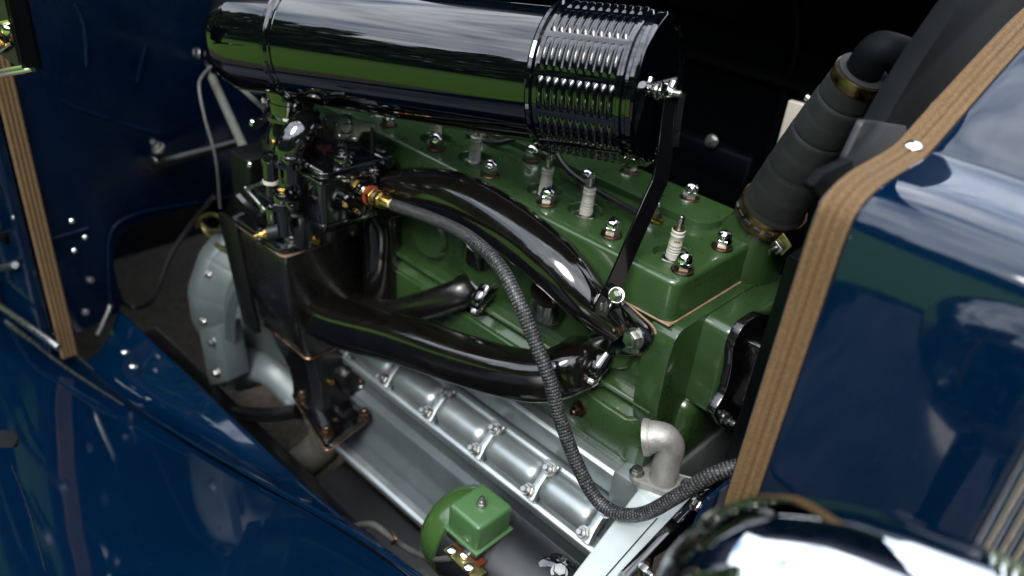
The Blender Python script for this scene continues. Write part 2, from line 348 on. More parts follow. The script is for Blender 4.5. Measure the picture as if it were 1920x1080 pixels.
# ------------------------------------------------------------------ firewall and cowl
FX = -1.2
fw = thing('firewall', (FX, .1, -.57), 'dark blue painted firewall panel with an arched cutout behind the carburettor', 'firewall')
poly = rpoly([(-.435, -.60), (-.29, -.575), (-.288, -.37), (.10, -.365), (.84, -.365), (.84, .7), (-.435, .7)], [.001, .02, .09, .01, .001, .001, .001], 8)
put('panel', prism(poly, 'X', FX - .012, FX, .002), 'blue_inner', fw)
for px, py, k in ((135, 415, 'rivet'), (160, 445, 'rivet'), (140, 470, 'rivet'), (170, 525, 'bolt'), (160, 585, 'bolt')):
    fast(k, at(px, py, 'X', FX), (1, -.15, .1), fw, 'bolt', .85)
put('seam_bar', tube([at(100, 447, 'X', FX + .003), at(165, 428, 'X', FX + .003)], .003, 10, 1), 'blue_inner', fw)
put('latch_lever', tube([at(183, 627, 'X', FX + .02), at(205, 580, 'X', FX + .02), at(207, 570, 'X', FX + .02)], [.005, .0055, .007], 10, 1), 'steel', fw)
put('edge_flange', tube([at(207, 570, 'X', FX + .004), at(203, 470, 'X', FX + .004), at(215, 425, 'X', FX + .004), at(260, 400, 'X', FX + .004), at(350, 383, 'X', FX + .004), at(440, 368, 'X', FX + .004)], .003, 8, 6), 'blue_inner', fw)
# faint panel swages on the firewall
for a, b in (((378, 105), (340, 100)),): pass
sw = [((140, 5), (158, 50), (163, 125)), ((275, 80), (262, 130), (258, 155)), ((100, 180), (150, 205), (205, 222)), ((225, 230), (255, 240), (300, 250))]
for s in sw: put('swage', tube([at(x, y, 'X', FX - .0015) for x, y in s], .0045, 10, 5), 'blue_inner', fw)
co = thing('cowl_side', (FX - .1, -.45, -.6), 'blue painted cowl side panel with recessed latch beside the firewall', 'car panel')
put('panel', box((FX - .6, -.462, -.62), (FX - .002, -.437, .5), .006), 'blue_paint', co)
put('latch_recess', box(at(-30, -40, 'Y', -.47) + V((0, -.004, 0)), at(48, 128, 'Y', -.47) + V((0, .02, 0)), .004), 'dark_inner', co)
for a, b in (((0, 133), (45, 125)), ((2, 141), (62, 131)), ((0, 44), (20, 40)), ((0, 97), (22, 80))):
    put('latch_trim', tube([at(*a, 'Y', -.478), at(*b, 'Y', -.478)], .0035, 8, 1), 'chrome', co)
fast('rivet', at(14, 55, 'Y', -.476), (.3, -1, .3), co, 'latch_knob', 1.4)
put('latch_handle', lathe([(0, .012), (.01, .014), (.02, .010), (.022, 0)], at(2, 72, 'Y', -.478), (0, -1, 0), 16), 'brass', co)
put('side_moulding', tube([at(-30, 553, 'Y', -.49), at(0, 574, 'Y', -.49), at(95, 640, 'Y', -.49), at(110, 652, 'Y', -.485)], .007, 10, 1), 'steel', co)
put('side_catch', tube([at(0, 503, 'Y', -.475), at(28, 497, 'Y', -.475)], .007, 10, 1), 'steel', co)
fast('rivet', at(25, 408, 'Y', -.466), (0, -1, 0), co, 'rivet', .7)
put('dark_louver_slot', box(at(-20, 380, 'Y', -.464) - V((0, .003, 0)), at(14, 455, 'Y', -.464) + V((0, .004, 0)), .003), 'dark_inner', co)

def webbing(name, edge_a, edge_b, label, group, lift):
    """woven strip between two edge polylines, ridged lengthwise"""
    n = len(edge_a); m = 30; bm = bmesh.new(); uvl = bm.loops.layers.uv.new('UVMap'); rows = []; ln = [0]
    for i in range(1, n): ln.append(ln[-1] + (edge_a[i] - edge_a[i - 1]).length)
    for i in range(n):
        a, b = edge_a[i], edge_b[i]; tg = (edge_a[min(i + 1, n - 1)] - edge_a[max(i - 1, 0)]).normalized(); nr = tg.cross(b - a).normalized()
        if nr.dot(lift) < 0: nr = -nr
        rows.append([bm.verts.new(a.lerp(b, j / m) + nr * (.0022 + .0030 * abs(math.sin(j / m * math.pi * 4)) ** .7 - (.004 if j in (0, m) else 0))) for j in range(m + 1)])
    for i in range(n - 1):
        for j in range(m):
            f = bm.faces.new((rows[i][j], rows[i][j + 1], rows[i + 1][j + 1], rows[i + 1][j]))
            for lp, uv in zip(f.loops, ((j / m * .5, ln[i]), ((j + 1) / m * .5, ln[i]), ((j + 1) / m * .5, ln[i + 1]), (j / m * .5, ln[i + 1]))): lp[uvl].uv = uv
    return bm
ea = smoothpath([V((FX + .004, -.436, z)) for z in (.12, -.2, -.45, -.64)], 12); eb = [p + V((.0, .034, 0)) for p in ea]
lw = thing('hood_lacing', (FX, -.42, -.63), 'brown woven lacing strip running down the firewall edge', 'trim strip', 'woven hood lacing strips')
put('webbing', webbing('w', ea, eb, '', '', V((1, 0, 0))), 'webbing', lw)

# ------------------------------------------------------------------ far hood and its side
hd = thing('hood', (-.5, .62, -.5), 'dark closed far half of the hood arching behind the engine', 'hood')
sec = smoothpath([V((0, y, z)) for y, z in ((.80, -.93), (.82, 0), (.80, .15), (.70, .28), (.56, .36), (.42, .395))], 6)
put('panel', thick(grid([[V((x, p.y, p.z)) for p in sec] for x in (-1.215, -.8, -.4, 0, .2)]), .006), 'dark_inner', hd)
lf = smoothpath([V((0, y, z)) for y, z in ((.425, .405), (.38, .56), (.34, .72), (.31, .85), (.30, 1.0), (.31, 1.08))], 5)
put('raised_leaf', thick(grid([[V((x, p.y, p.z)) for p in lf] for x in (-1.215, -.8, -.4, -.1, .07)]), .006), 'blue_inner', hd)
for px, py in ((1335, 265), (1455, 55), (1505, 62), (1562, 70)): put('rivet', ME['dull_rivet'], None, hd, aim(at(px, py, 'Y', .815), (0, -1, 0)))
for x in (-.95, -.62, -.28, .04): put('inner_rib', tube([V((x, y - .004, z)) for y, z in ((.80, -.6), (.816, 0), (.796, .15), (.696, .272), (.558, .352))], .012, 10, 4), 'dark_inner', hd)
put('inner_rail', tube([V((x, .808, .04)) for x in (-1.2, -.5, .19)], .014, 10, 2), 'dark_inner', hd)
pp = thing('support_plate', at(1480, 300, 'Y', .45), 'pale upright metal plate seen behind the top radiator hose', 'bracket')
a0, a1, b0, b1 = [at(x, y, 'Y', .45) for x, y in ((1478, 188), (1507, 196), (1440, 330), (1480, 330))]
bm = bmesh.new(); bm.faces.new([bm.verts.new(p) for p in (a0, a1, b1, b0)]); put('plate', bev(thick(bm, .012), .002), 'pale_plate', pp)
put('dark_arm', box(at(1300, 300, 'Y', .52) - V((.05, .01, .02)), at(1300, 300, 'Y', .52) + V((.12, .02, .05)), .012), 'dark_inner', pp)
fast('bolt', at(1335, 265, 'Y', .505), (0, -1, .2), pp, 'bolt', 1.5)
put('stay', tube([at(1512, 182, 'Y', .46), at(1600, 250, 'Y', .46)], .006, 10, 1), 'steel', pp)

# car body behind the firewall, mirrored in the fender paint
cb_ = thing('car_cabin', (-2.4, .12, -.6), 'dark blue car cabin with windscreen behind the cowl', 'car body')
sec = [(-1.55, -.66), (-1.45, -.34), (-1.216, -.34), (-1.216, .46), (-1.55, .54), (-1.85, .95), (-2.2, 1.02), (-3.6, .98), (-3.9, .3), (-3.9, -.66)]
put('body', prism(sec, 'Y', -.52, .95, .03, 3), 'blue_paint', cb_)
q = [(-1.57, .545), (-1.86, .93)]
bm = bmesh.new(); bm.faces.new([bm.verts.new(p) for p in ((-1.56, -.44, .57), (-1.56, .68, .57), (-1.83, .68, .925), (-1.83, -.44, .925))]); put('windscreen', bev(thick(bm, .008), .001), 'black_cleaner', cb_)

# ------------------------------------------------------------------ fender and apron
fe = thing('front_fender', (-.5, -.6, -.9), 'glossy dark blue front fender sweeping along the engine bay', 'fender')
bead = [(-2.1, -.78), (-1.6, -.715), (-1.26, -.677), (-.978, -.63), (-.7, -.55), (-.45, -.462), (-.249, -.385), (-.04, -.325), (.12, -.30), (.3, -.30), (.5, -.33), (.72, -.43), (.9, -.58), (1.0, -.75)]
bp_ = smoothpath([V((x, -.4, z)) for x, z in bead], 5)
rows = []
for p in bp_:
    row = []
    for k in range(15):
        t = k / 14; y = -.4 - t * .62
        row.append(V((p.x + .02 * math.sin(t * 3), y, p.z - .004 + .115 * math.sin(min(1, t * 1.1) * math.pi * .5) - .6 * max(0, t - .80) ** 1.4 - .003 * math.exp(-((t) / .06) ** 2))))
    rows.append(row)
cbm = grid(rows); bvh = BVHTree.FromBMesh(cbm)
def onfender(px, py):
    h = bvh.ray_cast(CAM, ray(px, py).normalized()); n_ = h[1] if h[1].z > 0 else -h[1]
    return h[0], n_
put('crown', thick(cbm, .003), 'blue_paint', fe, ang=60)
pts = [onfender(x, y) for x, y in ((22, 872), (45, 930), (66, 995), (86, 1070))]
put('panel_seam', tube([p_ + n_ * .0005 for p_, n_ in pts], .0014, 8, 6), 'blue_inner', fe)
p_, n_ = onfender(-8, 834)
put('dark_hole_disc', lathe([(-.004, .034), (.004, .033), (.009, .028), (.010, .020), (.003, .016), (.002, 0)], p_, n_, 36), 'dark_inner', fe)  # near-black disc standing in for a dark hole, its shade put into the colour
pts = [onfender(x, y) for x, y in ((110, 712), (190, 760), (290, 822), (360, 858))]
put('trim_bead', tube([p_ + n_ * .001 for p_, n_ in pts], [.003, .003, .0025, .001], 8, 6), 'blue_paint', fe)
put('bead', tube([p + V((0, .004, .001)) for p in bp_[::3]], .0032, 10, 3), 'blue_paint', fe)
put('chrome_moulding', tube([at(-40, 572, 'Y', -.46), at(0, 597, 'Y', -.46), at(60, 640, 'Y', -.46), at(125, 690, 'Y', -.445), at(232, 760, 'Y', -.42)], [.006, .006, .004, .003, .002], 10, 4), 'steel', fe)
fast('rivet', at(222, 762, 'Y', -.41), (0, -.3, 1), fe, 'rivet', 1.6)
ei = [V((x, -.3, z)) for x, z in ((-1.195, -.575), (-.9, -.569), (-.47, -.558), (-.15, -.506), (.06, -.48))]
eo = [V((x, -.398, z)) for x, z in ((-1.195, -.672), (-.9, -.615), (-.47, -.472), (-.15, -.357), (.06, -.32))]
A_, B_ = smoothpath(ei, 5), smoothpath(eo, 5)
put('apron', thick(grid([[a.lerp(b, k / 6) + V((0, 0, -.03 * math.sin(k / 6 * math.pi))) for k in range(7)] for a, b in zip(A_, B_)]), .003), 'blue_paint', fe, ang=60)
put('apron_edge', tube([p + V((0, .002, 0)) for p in ei], .005, 10, 5), 'blue_paint', fe)
put('apron_skirt', thick(grid([[p + V((0, .004, 0)) for p in A_], [p + V((0, .012, -.3)) for p in A_]]), .003), 'dark_frame', fe)
for px, py in ((235, 660), (250, 687)): fast('rivet', at(px, py, 'Y', -.35), (0, .2, 1), fe, 'rivet', 1.3)

# ------------------------------------------------------------------ frame rail, bell housing
fr = thing('frame_rail', (-.6, -.2, -.75), 'black chassis frame rail below the oil pan', 'frame')
put('rail', box((-1.25, -.285, -.80), (.25, -.2, -.68), .006), 'dark_frame', fr)
put('splash_shield', prism(rpoly([(-.14, -.66), (-.275, -.70), (-.275, -.74), (-.12, -.74)], .008, 3), 'X', -.555, .20, .002), 'dark_frame', fr)
put('cross_arm', tube([at(410, 772, 'Y', -.22), at(500, 778, 'Y', -.2), at(560, 770, 'Y', -.17)], .016, 12, 4), 'dark_frame', fr)
bh = thing('bell_housing', (-1.0, .1, -.75), 'silver painted bell housing with bolted lug behind the carburettor', 'housing')
bm = lathe([(0, .185), (.03, .205), (.07, .203), (.12, .170), (.26, .135), (.33, .125)], (-1.08, .0, -.525), (1, 0, 0), 14)
bmesh.ops.bevel(bm, geom=list(bm.edges), offset=.007, segments=3, affect='EDGES', clamp_overlap=True)
put('shell', bm, 'bell_silver_shaded', bh, ang=50)
for a in (150, 185, 220, 255): put('bolt', ME['bolt'], None, bh, aim((-1.008, .2035 * math.cos(R(a)) * .93, -.525 + .2035 * math.sin(R(a)) * .93), (1, 0, 0)) @ Matrix.Scale(1.2, 4))
rb = [at(470, 488, 'Y', -.19), at(437, 570, 'Y', -.215), at(433, 700, 'Y', -.215)]
put('web_rib', ribbon([at(500, 455, 'Y', -.11), at(462, 510, 'Y', -.17), at(434, 565, 'Y', -.2), at(430, 640, 'Y', -.2), at(430, 715, 'Y', -.19)], (1, -.5, 0), .05, .02, 5), 'bell_silver_shaded', bh)
q = [at(x, y, 'Y', -.232) for x, y in ((372, 622), (408, 612), (428, 716), (392, 724))]
put('lug', prism([(v.x, v.z) for v in q], 'Y', -.232, -.18, .004, 2), 'bell_silver_shaded', bh)
for px, py in ((400, 640), (408, 698)): fast('bolt', at(px, py, 'Y', -.232), (.1, -1, .1), bh, 'bolt', 1.2)
put('arm', tube([at(440, 690, 'Y', -.15), at(500, 692, 'Y', -.14), at(560, 745, 'Y', -.12), at(640, 815, 'Y', -.1)], [.05, .034, .03, .03], 16, 5, sq=3.5), 'bell_silver_shaded', bh)
put('drain_cock', tube([at(405, 458, 'Y', -.16), at(455, 492, 'Y', -.16)], [.005, .007, .004, .007, .005], 10, 4), 'zinc_yellow', bh)

# ------------------------------------------------------------------ crankcase and oil pan
cc = thing('crankcase', (-.35, -.05, -.62), 'silver painted crankcase and oil pan with a row of bolted bearing caps', 'crankcase')
sec = [(.02, -.35), (-.028, -.352), (-.032, -.356), (-.034, -.393), (-.026, -.396), (-.026, -.402), (-.038, -.404), (-.043, -.407), (-.046, -.425), (-.05, -.45), (-.078, -.466), (-.092, -.470), (-.094, -.476), (-.080, -.480), (-.078, -.515), (-.080, -.522), (-.094, -.530), (-.097, -.536), (-.096, -.575), (-.100, -.588), (-.112, -.600), (-.118, -.612), (-.15, -.622), (-.152, -.630), (-.12, -.634), (-.10, -.70), (.02, -.72)]
put('oil_pan', prism(sec, 'X', -.78, .062, .0), 'silver_pan_shaded', cc, ang=30)
put('pan_flange', prism([(-.10, -.614), (-.150, -.6195), (-.156, -.624), (-.156, -.631), (-.10, -.633)], 'X', -.79, .04, .0012), 'silver_paint', cc)
put('pan_gasket', prism([(-.10, -.633), (-.153, -.6315), (-.153, -.640), (-.10, -.641)], 'X', -.79, .04, .0008, 1), 'pipe_grey', cc)
put('rail', prism([(.0, -.349), (-.031, -.351), (-.0365, -.356), (-.0375, -.391), (-.030, -.394), (0, -.394)], 'X', -.79, .06, .001), 'silver_paint', cc)
put('shelf', prism([(.0, -.4025), (-.041, -.4035), (-.0455, -.4075), (-.049, -.421), (0, -.423)], 'X', -.79, .06, .001), 'silver_paint', cc)
NB = V((0, -.707, .707)); AXY, AXZ = -.0620, -.4345
capx = [-.61, -.485, -.360, -.235, -.111, .006]
for i in range(len(capx) - 1):
    a, b = capx[i] + .006, capx[i + 1] - .006; r = .0300
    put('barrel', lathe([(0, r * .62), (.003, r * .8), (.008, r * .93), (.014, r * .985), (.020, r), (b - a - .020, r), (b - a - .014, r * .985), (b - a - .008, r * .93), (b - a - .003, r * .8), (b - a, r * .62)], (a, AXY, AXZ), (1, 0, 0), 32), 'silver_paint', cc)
put('lip', prism([(-.03, -.460), (-.088, -.458), (-.094, -.463), (-.094, -.470), (-.05, -.474)], 'X', -.79, .06, .0015), 'silver_paint', cc)
for x in capx:
    poly = rpoly([(-.012, .036), (-.006, .012), (-.006, -.012), (-.017, -.034), (.010, -.037), (.006, -.012), (.006, .012), (.018, .036)], .006, 4)
    m = Matrix.Translation(V((x, AXY, AXZ)) + NB * .010) @ Matrix(((1, 0, 0, 0), (0, .707, -.707, 0), (0, .707, .707, 0), (0, 0, 0, 1)))
    bm = prism(poly, 'Z', -.006, .0115, .003, 2); bmesh.ops.transform(bm, matrix=m, verts=bm.verts)
    pl = put('cap', bm, 'silver_paint', cc)
    for s in (1, -1): fast('stud_nut', m @ V((.006 * s, .024 * s, .0112)), NB, pl, 'nut', 1.3)
# raised casting letters on the shelf edge, too soft to read: plain raised blocks
for k in range(7):
    x = -.335 + k * .0115; put('cast_mark', box((x, -.0492, -.4195), (x + .0082, -.0465, -.4095), .0012, 1), 'silver_paint', cc)
p = [at(x, y, 'Z', -.305) for x, y in ((1060, 1095), (1205, 905), (1245, 878), (1345, 905), (1310, 955), (1180, 1095))]
put('front_arm', prism([(v.x, v.y) for v in p], 'Z', -.36, -.305, .004, 3), 'arm_silver_lit', cc)
put('arm_seam', ribbon([at(1135, 1082, 'Z', -.3045), at(1232, 972, 'Z', -.3045)], (1, 0, 0), .0015, .002, 1), 'dark_frame', cc)
put('front_cover', box((.0, -.05, -.52), (.066, .26, -.33), .008), 'silver_paint', cc)
put('arm_boss', lathe([(0, .034), (.008, .032), (.012, .029)], at(1238, 915, 'Z', -.305), (0, 0, 1), 28), 'arm_silver_lit', cc)

# oil filler
of = thing('oil_filler', at(1238, 905, 'Z', -.295), 'cast alloy elbow pipe with open mouth bolted to the silver arm', 'pipe')
b0 = at(1240, 905, 'Z', -.292); b1 = b0 + V((.0, .004, .070))
put('pipe', tube([b0 - V((0, 0, .004)), b0.lerp(b1, .45), b1 + V((0, -.002, -.006)), b1 + V((-.007, -.008, .010)), b1 + V((-.017, -.014, .011)), b1 + V((-.026, -.020, .007))], [.0205, .0195, .0195, .0200, .0212, .0235], 24, 7), 'alloy_cast', of)
d = V((-.016, -.009, -.006)).normalized()
put('mouth', lathe([(0, .0245), (.004, .0262), (.009, .0266), (.010, .024), (.004, .021)], b1 + V((-.024, -.019, .0075)), d, 24), 'alloy_cast', of)
fl = rpoly([(b0.x - .045, b0.y - .02), (b0.x - .028, b0.y - .034), (b0.x + .02, b0.y - .02), (b0.x + .042, b0.y + .012), (b0.x + .03, b0.y + .03), (b0.x - .02, b0.y + .016)], .014)
put('flange', prism(fl, 'Z', -.294, -.284, .002), 'alloy_cast', of)
fast('bolt', (b0.x - .031, b0.y - .02, -.284), (0, 0, 1), of, 'bolt', 1.2)
fast('bolt', (b0.x + .03, b0.y + .016, -.284), (0, 0, 1), of, 'bolt', 1.0)

# ------------------------------------------------------------------ engine block
eb_ = thing('engine_block', (-.4, .12, -.36), 'green painted engine block casting with valve cover and black front plate', 'engine block')
sec = rpoly([(-.020, -.0655), (.25, -.0655), (.25, -.35), (.005, -.352), (.005, -.215), (-.012, -.205), (-.018, -.165)], [.004, .01, .004, .003, .004, .006, .02], 5)
put('casting', prism(sec, 'X', -.95, .02, .002), 'green_cast', eb_)
sec = [(-.030, -.066), (.25, -.066), (.25, -.30), (.05, -.315), (-.012, -.27), (-.034, -.21), (-.036, -.12)]
sec = rpoly(sec, [.03, .01, .02, .05, .05, .05, .05], 6)
put('front_casing', prism(sec, 'X', .0, .042, .014, 4), 'green_cast', eb_)
put('pump_mount', box((.0, .040, -.222), (.090, .25, -.070), .015, 5), 'green_cast', eb_)
put('front_foot', box((.0, .03, -.345), (.06, .22, -.215), .022, 4), 'green_cast', eb_)
# siamesed port bosses along the manifold side
for x in (-.06, -.20, -.33, -.46, -.60):
    put('port_boss', lathe([(0, .045), (.012, .043), (.018, .038)], (x, -.012, -.14), (0, -1, 0), 24), 'green_cast', eb_)
put('ledge', prism(rpoly([(.0, -.200), (-.030, -.206), (-.034, -.212), (0, -.218)], .002, 3), 'X', -.94, .03, .001), 'green_cast', eb_)
vc = put('valve_cover', prism(rpoly([(-.92, -.222), (.036, -.222), (.028, -.350), (-.92, -.350)], .008, 4), 'Y', -.016, .004, .003, 3), 'green_paint', eb_)
bm = bmesh.new(); o_ = [(-.9, -.232), (.022, -.232), (.016, -.341), (-.9, -.341)]; i_ = [(-.88, -.245), (-.004, -.245), (-.012, -.318), (-.88, -.318)]
f0 = [bm.verts.new((x, -.0155, z)) for x, z in o_]; f1 = [bm.verts.new((x, -.030, z)) for x, z in i_]
bm.faces.new(f1)
for k in range(4): bm.faces.new((f0[k], f0[(k + 1) % 4], f1[(k + 1) % 4], f1[k]))
bmesh.ops.bevel(bm, geom=[e for e in bm.edges], offset=.004, segments=3, affect='EDGES')
put('raised_panel', bm, 'green_paint', vc)
for px, py in ((1088, 766),): fast('copper_nut', at(px, py, 'Y', -.029), (0, -1, .1), vc, 'screw', 1.25)
# black front plate with bolts
pc = at(1430, 700, 'X', .095)
plp = [at(x, y, 'X', .100) for x, y in ((1392, 612), (1425, 590), (1500, 590), (1500, 830), (1400, 815), (1352, 800), (1337, 775), (1362, 735), (1372, 690), (1374, 650))]
fp = put('front_plate', prism(rpoly([(v.y, v.z) for v in plp], .012, 4), 'X', .087, .100, .003), 'black_cast', eb_); tag(fp, 'black painted front plate with two bolts')
plp = [at(x, y, 'X', .118) for x, y in ((1425, 650), (1520, 600), (1520, 800), (1410, 790), (1392, 772), (1415, 720))]
put('pump_body', prism(rpoly([(v.y, v.z) for v in plp], .015, 4), 'X', .099, .118, .006, 3), 'black_cast', eb_)
for px, py in ((1412, 646), (1358, 783)): fast('stud_nut', at(px, py, 'X', .100), (1, -.15, .1), fp, 'bolt', 1.15)

# ------------------------------------------------------------------ cylinder head
ch = thing('cylinder_head', (-.45, .12, -.063), 'green painted cylinder head with chrome cap nuts and white spark plugs', 'cylinder head')
plugs = [(-.028, .040), (-.188, .043), (-.272, .043), (-.428, .040), (-.525, .040), (-.68, .04)]
bm = box((-.95, -.026, -.063), (.026, .246, 0), .0)
vb = [e for e in bm.edges if abs(e.verts[0].co.z - e.verts[1].co.z) > .01]
bmesh.ops.bevel(bm, geom=vb, offset=.018, segments=5, affect='EDGES', profile=.5)
tb = [e for e in bm.edges if e.verts[0].co.z > -.001 and e.verts[1].co.z > -.001]
bmesh.ops.bevel(bm, geom=tb, offset=.008, segments=4, affect='EDGES', profile=.5)
me = mesh('casting', bm, 'green_paint', 30); tmp = bpy.data.objects.new('tmp', me); sc.collection.objects.link(tmp)
cut = bmesh.new()
for x, y in plugs:
    c = lathe([(-.016, .0245), (-.013, .0270), (-.001, .0280), (.0005, .0290), (.01, .030)], (x, y, 0), (0, 0, 1), 32); m2 = bpy.data.meshes.new('c'); c.to_mesh(m2); c.free(); cut.from_mesh(m2)
co_ = bpy.data.objects.new('cut', mesh('cut', cut, 'green_paint')); sc.collection.objects.link(co_)
bo = tmp.modifiers.new('b', 'BOOLEAN'); bo.operation = 'DIFFERENCE'; bo.object = co_; bo.solver = 'EXACT'
me2 = bpy.data.meshes.new_from_object(tmp.evaluated_get(bpy.context.evaluated_depsgraph_get()))
bpy.data.objects.remove(tmp); bpy.data.objects.remove(co_)
me2.shade_smooth(); me2.set_sharp_from_angle(angle=R(28))
put('casting', me2, None, ch)
put('gasket', box((-.951, -.0275, -.0658), (.0275, .247, -.0628), .0008, 1), 'gasket', ch)
ra = [at(x, y, 'Z', .008) for x, y in ((1090, 316), (1320, 414), (1345, 428), (1350, 437), (1335, 444), (1155, 348))]
y0, y1, x1 = .128, .178, -.032
put('water_jacket_rib', prism(rpoly([(-.92, y0), (x1 - .02, y0), (x1, y0 + .02), (x1, y1 - .008), (x1 - .008, y1), (-.92, y1)], [.001, .015, .015, .008, .008, .001], 5), 'Z', -.004, .012, .0035, 3), 'green_paint', ch)
nuts = [(x, .010) for x in (.008, -.114, -.238, -.360, -.490, -.618, -.745)] + [(x, .112) for x in (.006, -.118, -.246, -.366, -.49)] + [(x, .212) for x in (0.0, -.116, -.237, -.36)]
for x, y in nuts:
    n_ = fast('cap_nut', (x, y, 0), (0, 0, 1), ch, 'cap_nut', 1.12); put('washer', ME['washer'], None, n_, aim((x, y, 0), (0, 0, 1)) @ Matrix.Scale(1.12, 4))
ME['hex_base'] = mesh('hex_base', join(lathe([(-.016, .012), (-.008, .0135)], seg=24), hexm(.0155, -.008, .0015), lathe([(.0015, .0125), (.004, .0115), (.005, .0095)], seg=24)), 'steel', 25)
pr = [(.004, .0098), (.012, .0096)]
for k in range(3): h = .0125 + k * .0042; pr += [(h, .0087), (h + .0006, .0086), (h + .0012, .0093), (h + .0032, .0093)]
pr += [(.0262, .0088), (.0355, .0086), (.0362, .0092), (.0385, .0092), (.0392, .0086), (.0405, .0086), (.0412, .0092), (.0440, .0090), (.0452, .007)]
ME['insulator'] = mesh('insulator', lathe(pr, seg=28), 'ceramic', 50)
ME['terminal'] = mesh('terminal', lathe([(.0445, .0062), (.046, .0064), (.0465, .0042), (.052, .0040), (.053, .0048), (.059, .0048), (.060, .0040), (.064, .0038), (.065, .003)], seg=16), 'steel', 40)
tilt = V((.03, -.01, 1))
for x, y in plugs:
    m = aim((x, y, -.009), tilt); sp_ = put('spark_plug', ME['hex_base'], None, ch, m)
    put('insulator', ME['insulator'], None, sp_, m @ Matrix.Scale(1.05, 4)); put('terminal', ME['terminal'], None, sp_, m @ Matrix.Scale(1.05, 4))
    cap = V((x, y, 0))
mk = aim((-.028, .040, -.009), tilt) @ V((0, 0, .0325))
hz_ = V((-.6, -.8, 0)); 
# red print on the front plug's insulator
f = lambda a, z: aim((-.028, .040, -.009), tilt) @ V((.0094 * math.cos(a), .0094 * math.sin(a), z))
for k in range(4):
    a = R(-75 + k * 14); bm = grid([[f(a + R(t), z) for t in (0, 5, 10)] for z in (.0302, .0334)]); put('red_print', bm, 'ink_red', ch)
# water outlet
hb = V((.012, .200, -.002)); ht = at(1620, 132, 'X', .110); hdv = (ht - hb).normalized()
put('water_outlet', lathe([(-.05, .062), (-.02, .056), (.0, .048), (.022, .043), (.05, .040)], hb, hdv, 36), 'green_cast', ch)

# ------------------------------------------------------------------ top radiator hose
rh = thing('radiator_hose', hb, 'thick dark grey wrapped rubber hose from the green outlet up to the radiator', 'hose')
L_ = (ht - hb).length; n = 9
s0 = hb + hdv * .035
body = [s0 + (ht - s0) * (i / n) + V((0, 0, .012 * math.sin(i / n * math.pi))) for i in range(n + 1)]
pathp = smoothpath(body, 8); rads = []
for i in range(len(pathp)):
    t = i / (len(pathp) - 1); base = .0455 * (1 - t) + .0310 * t
    fr_ = (t * 8.5 + .2) % 1; rads.append(base + .0006 * fr_ - (.0009 if fr_ < .05 else 0))
put('rubber', tube(pathp, rads, 40, 1), 'radiator_rubber', rh)
put('end_bend', tube([ht - hdv * .02, ht + hdv * .025, ht + hdv * .024 + V((.012, .012, .004)), ht + hdv * .02 + V((.035, .04, -.002)), ht + hdv * .010 + V((.052, .07, -.006))], .022, 24, 6), 'tank_grey', rh)
for nm, c, r, mt in (('clamp', hb + hdv * .047, .0478, 'dull_brass'), ('clamp', ht - hdv * .012, .0325, 'dull_brass')):
    bw = .013 if r > .04 else .008
    cl = put(nm, lathe([(-bw, r - .002), (-bw, r), (-bw + .001, r + .0006), (bw - .001, r + .0006), (bw, r), (bw, r - .002)], c, hdv, 48, caps=False), mt, rh)
    put('rolled_edge', lathe([(bw - .001, r), (bw, r + .0016), (bw + .0015, r + .001), (bw + .001, r - .001)], c, hdv, 48, caps=False), mt, cl)
    for s in (-1, 1):
        pass
c = hb + hdv * .047
for k in range(5):   # pressed slots around the clamp
    m = aim(c, hdv); a0 = -2.5 + k * .34
    pts = [m @ V((.0494 * math.cos(a0 + t), .0494 * math.sin(a0 + t), .0)) for t in (0, .08, .16, .22)]
    put('slot', tube(pts, .0032, 8, 3), 'dark_frame', rh)
lug = at(1462, 462, 'Y', c.y - .035)
for off in (0, .014):
    q = [at(x, y, 'Y', c.y - .03 + off) for x, y in ((1440, 430), (1465, 432), (1484, 462), (1466, 480), (1446, 455))]
    bm = bmesh.new(); bm.faces.new([bm.verts.new(p) for p in q]); put('clamp_lug', bev(thick(bm, .003), .0008), 'zinc_yellow', rh)
q0 = at(1460, 462, 'Y', c.y - .034); q1 = at(1440, 474, 'Y', c.y - .055)
put('clamp_bolt', join(tube([q0, q1], .0042, 12, 1)), 'steel', rh)
dd = (q1 - q0).normalized(); bm = lathe([(-.002, .0115), (.006, .0115)], q0, dd, 4); put('clamp_nut', bev(bm, .0008), 'steel', rh)

# ------------------------------------------------------------------ intake manifold
im = thing('intake_manifold', (-.06, -.03, -.13), 'glossy black arched intake manifold tube bolted to the green block', 'manifold')
ip = [V((-.572, -.035, -.22)), V((-.568, -.040, -.13)), at(748, 362, 'Y', -.048), at(850, 370, 'Y', -.048), at(950, 424, 'Y', -.052), at(1040, 496, 'Y', -.060), at(1105, 566, 'Y', -.055), at(1165, 622, 'Y', -.036)]
put('tube', tube(ip, [.034, .038, .041, .0415, .041, .039, .033, .021], 28, 8), 'black_manifold', im)
q = [at(x, y, 'Y', -.034) for x, y in ((1105, 560), (1160, 560), (1222, 615), (1228, 640), (1205, 662), (1150, 662), (1110, 630))]
put('flange', prism(rpoly([(v.x, v.z) for v in q], .014, 5), 'Y', -.042, -.030, .003), 'black_enamel', im)
q = [at(x, y, 'Y', -.031) for x, y in ((1100, 560), (1160, 556), (1228, 614), (1234, 642), (1208, 668), (1148, 667), (1104, 632))]
put('gasket', prism(rpoly([(v.x, v.z) for v in q], .014, 5), 'Y', -.031, -.0285, .0005, 1), 'gasket', im)
fast('bolt', at(1192, 634, 'Y', -.042), (-.1, -1, .15), im, 'bolt', 1.75)
fast('copper_nut', at(1161, 617, 'Y', -.048), (-.1, -1, .15), im, 'plug', .9)
